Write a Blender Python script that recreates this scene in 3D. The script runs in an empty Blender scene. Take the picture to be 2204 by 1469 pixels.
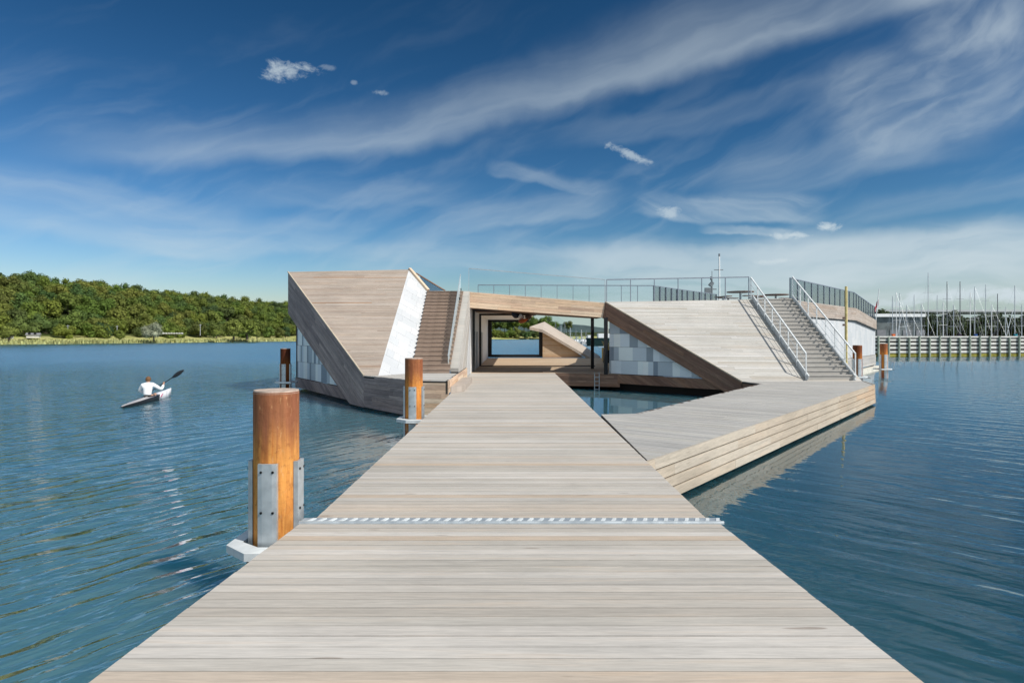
import bpy, bmesh, math, random
from mathutils import Vector, Matrix
R = random.Random(7)
scene = bpy.context.scene
col = scene.collection
V = Vector
# ------------------------------------------------------------------ camera
F, CX, YH, HC = 1400.0, 1102.0, 724.0, 2.66
cam_d = bpy.data.cameras.new("camera"); cam = bpy.data.objects.new("camera", cam_d); col.objects.link(cam)
cam.location = (0, 0, HC); cam.rotation_euler = (math.radians(90), 0, 0)
cam_d.sensor_width = 36; cam_d.lens = 36 * F / 2204; cam_d.shift_y = (YH - 734.5) / 2204
cam_d.clip_start = 0.1; cam_d.clip_end = 9000
scene.camera = cam
def U(u, v, d): return V(((u - CX) * d / F, d, HC - (v - YH) * d / F))
def Pz(u, v, z): return U(u, v, (HC - z) * F / (v - YH))
def Ppl(u, v, p0, n):
    r = V((u - CX, F, YH - v)); o = V((0, 0, HC))
    return o + r * ((p0 - o).dot(n) / r.dot(n))

# ------------------------------------------------------------------ node helpers
class NT:
    def __init__(s, nt): s.nt = nt
    def n(s, t, **kw):
        nd = s.nt.nodes.new(t)
        for k, v in kw.items(): setattr(nd, k, v)
        return nd
    def put(s, sock, v):
        if isinstance(v, bpy.types.NodeSocket): s.nt.links.new(v, sock)
        else: sock.default_value = v
    def m(s, op, a, b=0.0, c=0.0, clamp=False):
        nd = s.n('ShaderNodeMath', operation=op, use_clamp=clamp)
        s.put(nd.inputs[0], a); s.put(nd.inputs[1], b); s.put(nd.inputs[2], c)
        return nd.outputs[0]
    def mr(s, x, a, b, lo=0.0, hi=1.0, smooth=True):
        nd = s.n('ShaderNodeMapRange', interpolation_type='SMOOTHSTEP' if smooth else 'LINEAR')
        for i, v in enumerate((x, a, b, lo, hi)): s.put(nd.inputs[i], v)
        return nd.outputs[0]
    def xyz(s, x, y, z):
        nd = s.n('ShaderNodeCombineXYZ'); s.put(nd.inputs[0], x); s.put(nd.inputs[1], y); s.put(nd.inputs[2], z)
        return nd.outputs[0]
    def sep(s, v):
        nd = s.n('ShaderNodeSeparateXYZ'); s.put(nd.inputs[0], v); return nd.outputs
    def noise(s, vec, scale, detail=3, rough=.55, dist=0.0):
        nd = s.n('ShaderNodeTexNoise'); s.put(nd.inputs['Vector'], vec)
        nd.inputs['Scale'].default_value = scale; nd.inputs['Detail'].default_value = detail
        nd.inputs['Roughness'].default_value = rough; nd.inputs['Distortion'].default_value = dist
        return nd.outputs['Fac']
    def map(s, vec, scale=(1, 1, 1), rot=(0, 0, 0), loc=(0, 0, 0)):
        nd = s.n('ShaderNodeMapping'); s.put(nd.inputs[0], vec)
        nd.inputs['Scale'].default_value = scale; nd.inputs['Rotation'].default_value = rot; nd.inputs['Location'].default_value = loc
        return nd.outputs[0]
    def ramp(s, fac, stops, const=False):
        nd = s.n('ShaderNodeValToRGB'); s.put(nd.inputs[0], fac); r = nd.color_ramp
        if const: r.interpolation = 'CONSTANT'
        while len(r.elements) < len(stops): r.elements.new(0.5)
        for e, (p, c) in zip(r.elements, stops): e.position = p; e.color = (*c, 1)
        return nd.outputs[0]
    def mix(s, fac, a, b, bt='MIX'):
        nd = s.n('ShaderNodeMix', data_type='RGBA', blend_type=bt)
        s.put(nd.inputs[0], fac)
        for sock, v in ((nd.inputs[6], a), (nd.inputs[7], b)):
            s.put(sock, v if isinstance(v, bpy.types.NodeSocket) else (*v, 1))
        return nd.outputs[2]
    def gain(s, colr, f):
        nd = s.n('ShaderNodeVectorMath', operation='SCALE'); s.put(nd.inputs[0], colr); s.put(nd.inputs[3], f); return nd.outputs[0]
MATS = {}
def mat(name, rough=.6, metal=0.0, spec=.3):
    m = bpy.data.materials.new(name); m.use_nodes = True; m.node_tree.nodes.clear(); t = NT(m.node_tree)
    b = t.n('ShaderNodeBsdfPrincipled'); o = t.n('ShaderNodeOutputMaterial'); m.node_tree.links.new(b.outputs[0], o.inputs[0])
    b.inputs['Roughness'].default_value = rough; b.inputs['Metallic'].default_value = metal; b.inputs['Specular IOR Level'].default_value = spec
    MATS[name] = m
    return t, b, o
def bump(t, b, h, strength, dist):
    nd = t.n('ShaderNodeBump'); t.put(nd.inputs['Height'], h); nd.inputs['Strength'].default_value = strength; nd.inputs['Distance'].default_value = dist
    t.nt.links.new(nd.outputs[0], b.inputs['Normal'])
def plain(name, c, rough=.6, metal=0.0, var=.15, scale=6.0, spec=.3):
    t, b, o = mat(name, rough, metal, spec)
    n = t.noise(t.n('ShaderNodeTexCoord').outputs['Object'], scale, 4)
    t.put(b.inputs['Base Color'], t.gain(t.mix(0.0, c, c), t.mr(n, .25, .75, 1 - var, 1 + var)))
    t.put(b.inputs['Roughness'], t.mr(n, .2, .8, max(.03, rough - .1), min(1, rough + .1)))
    return MATS[name]
def wood(name, stops, gamp=.3, patch=.14, rough=.72, tile=False):
    t, b, o = mat(name, rough, 0, .25)
    rnd = t.n('ShaderNodeNewGeometry').outputs['Random Per Island']
    uv = t.n('ShaderNodeUVMap').outputs[0]
    ob = t.n('ShaderNodeTexCoord').outputs['Object']
    offs = t.xyz(t.m('MULTIPLY', rnd, 57.3), t.m('MULTIPLY', rnd, 191.7), t.m('MULTIPLY', rnd, 23.1))
    va = t.n('ShaderNodeVectorMath', operation='ADD'); t.put(va.inputs[0], uv); t.put(va.inputs[1], offs)
    fine = t.noise(t.map(va.outputs[0], (2.2, 34, 1)), 2.2, 5, .65, .4)
    wide = t.noise(t.map(va.outputs[0], (.40, 6.5, 1)), 1.6, 4, .6, .6)
    big = t.noise(ob, .55, 4, .6)
    c = t.ramp(rnd, stops, tile)
    g = t.m('ADD', t.mr(fine, .3, .7, -gamp * .5, gamp * .5), t.mr(wide, .3, .7, -gamp * .45, gamp * .45))
    g = t.m('ADD', t.m('ADD', g, 1.0), t.mr(big, .3, .7, -patch, patch))
    knot = t.noise(t.map(va.outputs[0], (2.3, 12, 1)), 1.0, 1, .4)
    kk = t.mr(knot, .74, .80)
    if not tile:
        c = t.mix(t.m('MULTIPLY', t.mr(wide, .5, .75), .28), c, (.40, .29, .20))
        c = t.mix(t.m('MULTIPLY', kk, .5), c, (.16, .11, .08))
    t.put(b.inputs['Base Color'], t.gain(c, g))
    bump(t, b, t.m('ADD', fine, t.m('MULTIPLY', wide, .6)), .25, .006)
    return MATS[name]
wood('deck_wood', [(0, (0.411, 0.381, 0.338)), (.14, (0.461, 0.431, 0.390)), (.26, (0.376, 0.342, 0.301)), (.38, (0.496, 0.465, 0.428)), (.5, (0.405, 0.378, 0.338)), (.62, (0.455, 0.390, 0.325)), (.7, (0.506, 0.477, 0.441)), (.8, (0.390, 0.364, 0.330)), (.9, (0.466, 0.431, 0.388)), (.96, (0.451, 0.361, 0.278)), (1, (0.431, 0.390, 0.343))], .21, .06)
wood('platform_wood', [(0, (0.360, 0.348, 0.331)), (.25, (0.414, 0.402, 0.383)), (.5, (0.332, 0.325, 0.313)), (.75, (0.441, 0.429, 0.401)), (1, (0.368, 0.353, 0.321))], .18, .06)
wood('slope_wood', [(0, (0.342, 0.287, 0.238)), (.25, (0.389, 0.329, 0.282)), (.45, (0.312, 0.251, 0.206)), (.6, (0.412, 0.360, 0.313)), (.8, (0.342, 0.271, 0.218)), (.93, (0.367, 0.314, 0.270)), (1, (0.296, 0.181, 0.111))], .26, .08)
wood('pale_slope_wood', [(0, (0.422, 0.404, 0.372)), (.3, (0.470, 0.456, 0.428)), (.5, (0.381, 0.363, 0.331)), (.7, (0.486, 0.471, 0.452)), (.9, (0.406, 0.379, 0.341)), (1, (0.356, 0.323, 0.275))], .17, .06)
wood('fascia_wood', [(0, (0.552, 0.405, 0.294)), (.2, (0.662, 0.470, 0.329)), (.4, (0.483, 0.339, 0.247)), (.6, (0.690, 0.535, 0.388)), (.8, (0.593, 0.392, 0.247)), (1, (0.718, 0.588, 0.447))], .30, .08)
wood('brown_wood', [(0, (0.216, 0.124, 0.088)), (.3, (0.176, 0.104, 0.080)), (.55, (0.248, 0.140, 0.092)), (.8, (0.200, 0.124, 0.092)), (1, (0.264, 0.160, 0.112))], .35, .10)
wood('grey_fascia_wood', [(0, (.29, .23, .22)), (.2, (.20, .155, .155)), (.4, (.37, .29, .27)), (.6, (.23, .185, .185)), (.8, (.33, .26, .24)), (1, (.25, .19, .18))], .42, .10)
wood('stair_wood', [(0, (0.276, 0.202, 0.161)), (.3, (0.239, 0.170, 0.133)), (.6, (0.313, 0.235, 0.184)), (1, (0.276, 0.184, 0.138))], .3, .08)
wood('skirt_wood', [(0, (0.389, 0.315, 0.230)), (.2, (0.428, 0.358, 0.274)), (.36, (0.342, 0.259, 0.185)), (.5, (0.482, 0.439, 0.371)), (.62, (0.404, 0.333, 0.250)), (.75, (0.444, 0.321, 0.214)), (.88, (0.467, 0.410, 0.331)), (1, (0.358, 0.286, 0.214))], .26, .07)
wood('honey_wood', [(0, (0.468, 0.342, 0.225)), (.3, (0.522, 0.414, 0.297)), (.6, (0.414, 0.279, 0.171)), (.8, (0.540, 0.450, 0.342)), (1, (0.450, 0.297, 0.171))], .25, .06)
wood('tile_blue', [(0, (0.469, 0.540, 0.605)), (.16, (0.816, 0.886, 0.900)), (.3, (0.245, 0.302, 0.370)), (.42, (0.714, 0.788, 0.851)), (.54, (0.367, 0.432, 0.493)), (.66, (0.857, 0.900, 0.900)), (.78, (0.296, 0.356, 0.414)), (.9, (0.592, 0.670, 0.739))], .03, .03, .45, True)
wood('tile_white', [(0, (.50, .515, .525)), (.25, (.545, .55, .555)), (.5, (.52, .53, .54)), (.75, (.57, .57, .57)), (.9, (.485, .50, .515))], .03, .03, .45, True)
plain('cap_rust', (.42, .33, .27), .85, 0, .3, 12)
plain('dark_sub', (.022, .019, .017), .9)
plain('black_metal', (.016, .017, .019), .45, .3)
plain('galvanised', (.50, .54, .56), .42, .55, .12, 9)
plain('white_steel', (.62, .65, .66), .5, .1, .12, 7)
plain('rail_steel', (.40, .45, .48), .45, .35, .1)
plain('slate_rail', (.22, .25, .30), .5, .2, .1)
plain('concrete', (.40, .40, .37), .85, 0, .2, 3)
plain('pale_concrete', (.55, .53, .46), .85, 0, .2, 3)
plain('white_paint', (.76, .76, .75), .5, 0, .05, 4)
plain('grey_paint', (.42, .44, .45), .5, 0, .08, 4)
plain('mast_metal', (.50, .52, .54), .4, .3, .1)
plain('dark_mast', (.17, .18, .19), .5, .2, .1)
plain('boat_white', (.75, .76, .77), .3, 0, .04, 2, .5)
plain('boat_green', (.012, .035, .035), .4, 0, .15, 2)
plain('sail_blue', (.03, .10, .32), .7)
plain('sail_dark', (.05, .03, .06), .7)
plain('orange_paint', (.62, .13, .03), .6)
plain('teal_cover', (.02, .28, .36), .6)
plain('yellow_wood', (.62, .50, .22), .7, 0, .2, 5)
plain('flag_red', (.42, .025, .04), .8)
plain('table_brown', (.135, .085, .07), .7, 0, .25, 9)
plain('skin', (.52, .30, .21), .55)
plain('hair', (.15, .075, .032), .7, 0, .3, 40)
plain('shirt_white', (.80, .81, .82), .8, 0, .05, 20)
plain('cloth_dark', (.03, .04, .07), .8)
plain('carbon', (.012, .013, .016), .35, 0, .1, 20, .5)
plain('kayak_white', (.78, .77, .80), .25, 0, .03, 3, .5)
plain('kayak_pink', (.58, .10, .22), .3, 0, .1, 6, .5)
plain('kayak_grey', (.36, .35, .36), .3, 0, .05, 3, .5)
plain('bark', (.10, .08, .06), .9, 0, .3, 3)
plain('house_white', (.55, .53, .50), .8, 0, .1, 1)
plain('roof_grey', (.20, .20, .21), .8, 0, .15, 1)
plain('breakwater_white', (.58, .57, .53), .85, 0, .2, 1.2)
plain('breakwater_green', (.30, .345, .28), .9, 0, .25, 1.5)
plain('algae', (.24, .22, .045), .9, 0, .35, 1.5)
plain('dark_shed', (.11, .125, .125), .8, 0, .4, .6)
plain('bridge_grey', (.50, .53, .55), .8, 0, .1, .2)
plain('bridge_dark', (.05, .065, .06), .9, 0, .2, .2)
plain('willow_tan', (.30, .20, .09), .8, 0, .2, 4)
# rusty steel pile: stains run down the tube
t, b, o = mat('rust', .82, 0, .12)
ob = t.n('ShaderNodeTexCoord').outputs['Object']; sx, sy, sz = t.sep(ob)
streak = t.noise(t.map(ob, (7, 7, .55)), 1.0, 5, .6, .6); blot = t.noise(ob, 3.2, 5, .65)
fine = t.noise(t.map(ob, (22, 22, 2.2)), 1.0, 4, .6)
c = t.ramp(streak, [(.25, (.23, .075, .025)), (.42, (.50, .185, .042)), (.56, (.64, .29, .075)), (.66, (.52, .20, .048)), (.82, (.30, .095, .030))])
c = t.mix(t.m('MULTIPLY', t.mr(t.m('ADD', sz, t.m('MULTIPLY', streak, -.7)), .95, 1.5), .85), c, (.22, .085, .052))
c = t.mix(t.m('MULTIPLY', t.mr(t.m('ADD', sz, t.m('MULTIPLY', blot, .6)), .75, .35), .8), c, (.30, .11, .075))
c = t.mix(t.m('MULTIPLY', t.m('MULTIPLY', t.mr(fine, .54, .66), t.mr(sz, .52, .3)), t.mr(sz, .05, .2)), c, (.66, .52, .36))
scab = t.noise(ob, 13, 6, .7)
c = t.mix(t.m('MULTIPLY', t.mr(scab, .50, .72), .55), c, (.20, .07, .028))
c = t.mix(t.m('MULTIPLY', t.mr(t.noise(t.map(ob, (30, 30, 9)), 1.0, 4, .6), .60, .74), .5), c, (.60, .36, .17))
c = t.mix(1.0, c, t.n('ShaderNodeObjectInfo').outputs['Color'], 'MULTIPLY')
t.put(b.inputs['Base Color'], t.gain(c, t.mr(fine, .2, .8, .78, 1.2)))
bump(t, b, t.m('ADD', t.m('MULTIPLY', scab, 1.5), fine), .5, .008)
# glass
t, b, o = mat('glass', .02)
tr = t.n('ShaderNodeBsdfTransparent'); tr.inputs[0].default_value = (.945, .972, .978, 1)
gl = t.n('ShaderNodeBsdfGlossy'); gl.inputs['Roughness'].default_value = .03
fr = t.n('ShaderNodeFresnel'); fr.inputs[0].default_value = 1.45
ms = t.n('ShaderNodeMixShader'); t.put(ms.inputs[0], t.m('MULTIPLY', fr.outputs[0], .8)); t.put(ms.inputs[1], tr.outputs[0]); t.put(ms.inputs[2], gl.outputs[0])
t.nt.links.new(ms.outputs[0], o.inputs[0])
t, b, o = mat('sky_sheen_glass', .25)
b.inputs['Base Color'].default_value = (.74, .86, .89, 1)  # pale cyan body colour stands in for sky reflected in clear glass
tr = t.n('ShaderNodeBsdfTransparent'); ms = t.n('ShaderNodeMixShader'); ms.inputs[0].default_value = .42
t.put(ms.inputs[1], tr.outputs[0]); t.put(ms.inputs[2], b.outputs[0]); t.nt.links.new(ms.outputs[0], o.inputs[0])
# foliage
def leafmat(name, stops, var=.3):
    t, b, o = mat(name, .75, 0, .15)
    rnd = t.n('ShaderNodeNewGeometry').outputs['Random Per Island']
    orr = t.n('ShaderNodeObjectInfo').outputs['Random']
    ob = t.n('ShaderNodeTexCoord').outputs['Object']
    c = t.ramp(orr, stops)
    n = t.noise(ob, .9, 2)
    g = t.m('MULTIPLY', t.mr(rnd, 0, 1, 1 - var, 1 + var, False), t.mr(n, .3, .7, .7, 1.35))
    t.put(b.inputs['Base Color'], t.gain(c, g))
    tl = t.n('ShaderNodeBsdfTranslucent'); t.put(tl.inputs[0], t.gain(c, 1.2))
    ms = t.n('ShaderNodeMixShader'); ms.inputs[0].default_value = .2
    t.put(ms.inputs[1], b.outputs[0]); t.put(ms.inputs[2], tl.outputs[0]); t.nt.links.new(ms.outputs[0], o.inputs[0])
leafmat('leaf_forest', [(0, (.095, .150, .028)), (.2, (.155, .185, .032)), (.4, (.060, .115, .036)), (.58, (.170, .180, .038)), (.72, (.100, .160, .036)), (.86, (.118, .128, .030)), (1, (.048, .088, .034))])
leafmat('leaf_pale', [(0, (.25, .27, .19)), (1, (.28, .30, .20))])
leafmat('leaf_bright', [(0, (.13, .17, .03)), (1, (.17, .20, .045))])
leafmat('leaf_dark', [(0, (.040, .058, .030)), (1, (.055, .075, .034))])
# land
t, b, o = mat('land_mat', .9, 0, .1)
ob = t.n('ShaderNodeTexCoord').outputs['Object']; z = t.sep(ob)[2]
n1 = t.noise(ob, .09, 4); n2 = t.noise(ob, .6, 4)
mead = t.ramp(n1, [(.3, (.24, .26, .07)), (.5, (.42, .40, .17)), (.62, (.28, .31, .08)), (.75, (.50, .44, .28))])
frst = t.ramp(n2, [(.3, (.02, .03, .010)), (.6, (.045, .06, .015)), (.8, (.07, .085, .02))])
t.put(b.inputs['Base Color'], t.mix(t.mr(t.m('ADD', z, t.m('MULTIPLY', n1, 1.5)), 3.2, 4.2), mead, frst))
plain('hill_green', (.055, .085, .085), .9, 0, .35, .02)  # blue of the distance haze is mixed into the hill colour
# water
t, b, o = mat('water_mat', .035, 0, .5)
b.inputs['IOR'].default_value = 1.5
b.inputs['Subsurface Weight'].default_value = .9; b.inputs['Subsurface Radius'].default_value = (.25, .8, 1.0); b.inputs['Subsurface Scale'].default_value = 2.0
ob = t.n('ShaderNodeTexCoord').outputs['Object']; x, y, z = t.sep(ob)
big = t.noise(ob, .035, 2)
t.put(b.inputs['Base Color'], t.mix(t.m('MULTIPLY', t.mr(x, -6, 8), t.mr(y, 34, 6, .15, 1)), (.056, .148, .190), (.007, .038, .048)))  # paler far off and left: sky reflection brightness put into the body colour
warp = t.n('ShaderNodeTexNoise'); t.put(warp.inputs['Vector'], ob); warp.inputs['Scale'].default_value = .5; warp.inputs['Detail'].default_value = 2
wv = t.n('ShaderNodeVectorMath', operation='MULTIPLY_ADD'); t.put(wv.inputs[0], warp.outputs['Color']); wv.inputs[1].default_value = (.55, .55, 0); t.put(wv.inputs[2], ob)
def waves(cx, cy, sl, ss, k): return t.noise(t.map(t.map(wv.outputs[0], rot=(0, 0, -math.atan2(cy, cx))), (sl, ss, 1)), k, 2, .45)
# crests lie along local x of each rotated field
left = t.m('ADD', waves(.50, .86, .42, 2.7, 1.0), t.m('MULTIPLY', waves(.62, .78, 1.0, 6.0, 1.0), .30))
right = t.m('ADD', waves(.64, -.77, .36, 2.2, 1.0), t.m('MULTIPLY', waves(.80, -.60, .9, 5.0, 1.0), .25))
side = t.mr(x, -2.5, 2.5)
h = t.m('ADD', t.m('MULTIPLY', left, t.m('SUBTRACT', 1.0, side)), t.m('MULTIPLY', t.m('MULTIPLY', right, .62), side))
# far water carries longer chop, the corner sheltered by the clubhouse is calmer
calm = t.mr(t.noise(t.map(ob, (.05, .016, 1)), 1.0, 3), .35, .65, .55, 1.25)
h = t.m('MULTIPLY', h, calm)
chop = t.noise(t.map(ob, (1.5, 2.6, 1)), 1.0, 3, .6)
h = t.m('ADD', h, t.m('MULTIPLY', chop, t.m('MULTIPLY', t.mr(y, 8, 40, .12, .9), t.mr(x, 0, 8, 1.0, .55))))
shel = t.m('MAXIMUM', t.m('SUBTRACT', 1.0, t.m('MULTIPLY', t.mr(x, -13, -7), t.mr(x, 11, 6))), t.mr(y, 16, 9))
face = t.m('SUBTRACT', t.m('MULTIPLY', t.m('SUBTRACT', x, 2.06), .79), t.m('MULTIPLY', t.m('SUBTRACT', y, 9.8), .61))
lee = t.m('MAXIMUM', t.mr(face, .5, 5.5, .30, 1), t.mr(x, 2.5, 1.0))
shel = t.m('MULTIPLY', t.mr(shel, 0, 1, .38, 1), lee)
t.put(b.inputs['Roughness'], t.m('MULTIPLY', t.mr(y, 14, 110, .03, .13), t.mr(shel, .3, 1, .4, 1)))  # ripples too small to resolve far out
bp = t.n('ShaderNodeBump'); t.put(bp.inputs['Height'], t.m('MULTIPLY', t.m('MULTIPLY', h, shel), t.m('MULTIPLY', t.mr(y, 5, 25, 1.6, .75), t.mr(y, 18, 90, 1.0, .16)))); bp.inputs['Strength'].default_value = 1.0; bp.inputs['Distance'].default_value = .10
# added normal tilt, so the water mirrors the brighter sky above the hill
lean = t.n('ShaderNodeVectorMath', operation='ADD'); t.put(lean.inputs[0], bp.outputs[0]); t.put(lean.inputs[1], t.xyz(t.mr(x, 0, -25, 0, .040), t.mr(y, 3, 60, -.044, -.062), 0.0))
nrm_ = t.n('ShaderNodeVectorMath', operation='NORMALIZE'); t.put(nrm_.inputs[0], lean.outputs[0]); t.nt.links.new(nrm_.outputs[0], b.inputs['Normal'])
b.inputs['Specular IOR Level'].default_value = 0.0; b.subsurface_method = 'BURLEY'
gl = t.n('ShaderNodeBsdfGlossy'); t.nt.links.new(nrm_.outputs[0], gl.inputs['Normal']); t.nt.links.new(b.inputs['Roughness'].links[0].from_socket, gl.inputs['Roughness'])
lw = t.n('ShaderNodeLayerWeight'); lw.inputs['Blend'].default_value = .5; t.nt.links.new(nrm_.outputs[0], lw.inputs['Normal'])
refl = t.m('ADD', t.m('MULTIPLY', t.m('POWER', lw.outputs['Facing'], 3.2), .96), .02, clamp=True)
ms = t.n('ShaderNodeMixShader'); t.put(ms.inputs[0], refl); t.put(ms.inputs[1], b.outputs[0]); t.put(ms.inputs[2], gl.outputs[0]); t.nt.links.new(ms.outputs[0], o.inputs[0])

# ------------------------------------------------------------------ mesh helpers
class MB:
    def __init__(s): s.v = []; s.f = []; s.uv = []; s.mi = []
    def poly(s, pts, uvs=None, mi=0):
        i = len(s.v); s.v += [V(p) for p in pts]; s.f.append(tuple(range(i, i + len(pts)))); s.mi.append(mi)
        s.uv.append(uvs or [(p[0], p[1]) for p in pts])
    def faces(s, verts, faces, mi=0, uvf=None):
        i = len(s.v); s.v += [V(p) for p in verts]
        for f in faces:
            s.f.append(tuple(i + k for k in f)); s.mi.append(mi)
            s.uv.append([uvf(verts[k]) if uvf else (verts[k][0] + verts[k][2] * .3, verts[k][1]) for k in f])
    def box(s, a, b, mi=0, M=None):
        x0, y0, z0 = a; x1, y1, z1 = b
        vs = [V((x, y, z)) for z in (z0, z1) for y in (y0, y1) for x in (x0, x1)]
        dx, dy = abs(x1 - x0), abs(y1 - y0)
        al = (lambda p: (p[0], p[1] + p[2])) if dx >= dy else (lambda p: (p[1], p[0] + p[2]))
        uvs = [al(p) for p in vs]
        if M: vs = [M @ p for p in vs]
        i = len(s.v); s.v += vs
        for f in ((0, 2, 3, 1), (4, 5, 7, 6), (0, 1, 5, 4), (2, 6, 7, 3), (0, 4, 6, 2), (1, 3, 7, 5)):
            s.f.append(tuple(i + k for k in f)); s.mi.append(mi); s.uv.append([uvs[k] for k in f])
    def prism(s, poly, ext, mi=0):
        """closed solid: planar polygon swept by vector ext"""
        n = len(poly); a = [V(p) for p in poly]; bb = [p + V(ext) for p in a]
        i = len(s.v); s.v += a + bb
        e = (a[1] - a[0]).normalized(); nrm = V((0, 0, 0))
        for k in range(n): nrm += (a[k] - a[0]).cross(a[(k + 1) % n] - a[0])
        nrm.normalize(); f = nrm.cross(e)
        uv = lambda k: ((s.v[k] - a[0]).dot(e), (s.v[k] - a[0]).dot(f))
        fs = [tuple(range(i, i + n))[::-1], tuple(range(i + n, i + 2 * n))]
        for k in range(n): fs.append((i + k, i + (k + 1) % n, i + n + (k + 1) % n, i + n + k))
        for q in fs: s.f.append(q); s.mi.append(mi); s.uv.append([uv(k) for k in q])
    def bar(s, p, q, w, h=None, up=(0, 0, 1), mi=0):
        p, q = V(p), V(q); d = (q - p); L = d.length; d.normalize(); h = h or w
        upv = V(up)
        if abs(d.dot(upv)) > .97: upv = V((0, 1, 0))
        sd = d.cross(upv).normalized(); u2 = sd.cross(d)
        M = Matrix((( d.x, sd.x, u2.x, p.x), (d.y, sd.y, u2.y, p.y), (d.z, sd.z, u2.z, p.z), (0, 0, 0, 1)))
        s.box((0, -w / 2, -h / 2), (L, w / 2, h / 2), mi, M)
    def tube(s, pts, rs, n=8, cap=True, mi=0):
        pts = [V(p) for p in pts]
        if not hasattr(rs, '__len__'): rs = [rs] * len(pts)
        i = len(s.v)
        for k, p in enumerate(pts):
            d = (pts[min(k + 1, len(pts) - 1)] - pts[max(k - 1, 0)]).normalized()
            a = d.cross(V((0, 0, 1)) if abs(d.z) < .95 else V((1, 0, 0))).normalized(); b2 = d.cross(a)
            for j in range(n):
                th = 2 * math.pi * j / n
                s.v.append(p + (a * math.cos(th) + b2 * math.sin(th)) * rs[k])
        for k in range(len(pts) - 1):
            for j in range(n):
                j2 = (j + 1) % n
                s.f.append((i + k * n + j, i + k * n + j2, i + (k + 1) * n + j2, i + (k + 1) * n + j)); s.mi.append(mi)
                s.uv.append([(k, j / n), (k, (j + 1) / n), (k + 1, (j + 1) / n), (k + 1, j / n)])
        if cap:
            for k in (0, len(pts) - 1):
                f = tuple(i + k * n + j for j in range(n)); s.f.append(f if k else f[::-1]); s.mi.append(mi); s.uv.append([(0, 0)] * n)
    def build(s, name, m, parent=None, smooth=False):
        me = bpy.data.meshes.new(name); me.from_pydata([tuple(p) for p in s.v], [], s.f)
        uvl = me.uv_layers.new(name="UVMap"); k = 0
        for uvs in s.uv:
            for w in uvs: uvl.data[k].uv = (w[0], w[1]); k += 1
        for mm in (m if isinstance(m, (list, tuple)) else [m]): me.materials.append(MATS[mm])
        me.polygons.foreach_set('material_index', s.mi)
        if smooth: me.polygons.foreach_set('use_smooth', [True] * len(s.f))
        me.update()
        bm = bmesh.new(); bm.from_mesh(me); bmesh.ops.recalc_face_normals(bm, faces=bm.faces); bm.to_mesh(me); bm.free()
        ob_ = bpy.data.objects.new(name, me); col.objects.link(ob_)
        if parent:
            ob_.parent = parent
            ob_.location = -V(parent.get('_o', (0, 0, 0))) if parent.get('_o') else (0, 0, 0)
        return ob_
def tag(o, label=None, cat=None, group=None, kind=None):
    if label: o['label'] = label
    if cat: o['category'] = cat
    if group: o['group'] = group
    if kind: o['kind'] = kind
    return o
def empty(name, loc=(0, 0, 0), rz=0):
    o = bpy.data.objects.new(name, None); o.location = loc; o.rotation_euler = (0, 0, rz); o.empty_display_size = .2; col.objects.link(o)
    return o
def thing(name, label, cat, loc=(0, 0, 0), rz=0, group=None): return tag(empty(name, loc, rz), label, cat, group)
def copy_tree(o, parent=None):
    c = o.copy(); col.objects.link(c); c.parent = parent
    for ch in o.children: copy_tree(ch, c)
    return c
def clip(poly, ax, lo, hi):
    for sgn, lim in ((1, lo), (-1, -hi)):
        out = []
        for i in range(len(poly)):
            p, q = poly[i], poly[(i + 1) % len(poly)]
            a, b2 = sgn * p[ax] - lim, sgn * q[ax] - lim
            if a >= 0: out.append(p)
            if (a < 0) != (b2 < 0):
                k = a / (a - b2); out.append((p[0] + (q[0] - p[0]) * k, p[1] + (q[1] - p[1]) * k))
        poly = out
        if len(poly) < 3: return []
    return poly
def boards(mb, poly, dirv, w, gap=.006, th=.028, seg=(2.4, 4.8), facing=None, jit=.0, rnd=R, segw=None, mi=0, joist=.6, phase=0.0):
    """lay separate boards over a convex planar polygon, running along dirv, outer faces on the polygon's plane"""
    poly = [V(p) for p in poly]; nrm = V((0, 0, 0))
    for i in range(1, len(poly) - 1): nrm += (poly[i] - poly[0]).cross(poly[i + 1] - poly[0])
    nrm.normalize()
    if facing is not None and nrm.dot(V(facing)) < 0: nrm = -nrm
    a = (V(dirv) - nrm * V(dirv).dot(nrm)).normalized(); b2 = nrm.cross(a); o = poly[0]
    p2 = [((p - o).dot(a), (p - o).dot(b2)) for p in poly]
    lo = min(p[1] for p in p2); hi = max(p[1] for p in p2); al = min(p[0] for p in p2); ah = max(p[0] for p in p2)
    y = lo - phase
    while y < hi - 1e-4:
        strip = clip(p2, 1, y + gap / 2, y + w - gap / 2)
        if strip:
            x = al - (rnd.uniform(0, seg[1]) if seg else 0)
            while x < ah:
                L = rnd.uniform(*seg) if seg else (ah - al) * 2 + 1
                if joist and seg: L = max(joist, round(L / joist) * joist)
                pc = clip(strip, 0, x + (.0015 if seg else 0), x + L - (.0015 if seg else 0)) if seg else strip
                if pc and max(p[0] for p in pc) - min(p[0] for p in pc) > .01:
                    dz = rnd.uniform(-jit, jit) if jit else 0
                    top = [o + a * p[0] + b2 * p[1] + nrm * dz for p in pc]; bot = [q - nrm * (th + dz) for q in top]
                    n = len(pc); i = len(mb.v); mb.v += top + bot
                    mb.f.append(tuple(range(i, i + n))); mb.mi.append(mi); mb.uv.append([(p[0], p[1]) for p in pc])
                    for k in range(n):
                        k2 = (k + 1) % n
                        mb.f.append((i + k, i + n + k, i + n + k2, i + k2)); mb.mi.append(mi)
                        mb.uv.append([(pc[k][0], pc[k][1]), (pc[k][0], pc[k][1] + .03), (pc[k2][0], pc[k2][1] + .03), (pc[k2][0], pc[k2][1])])
                x += L
        y += w
    return nrm
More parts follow.
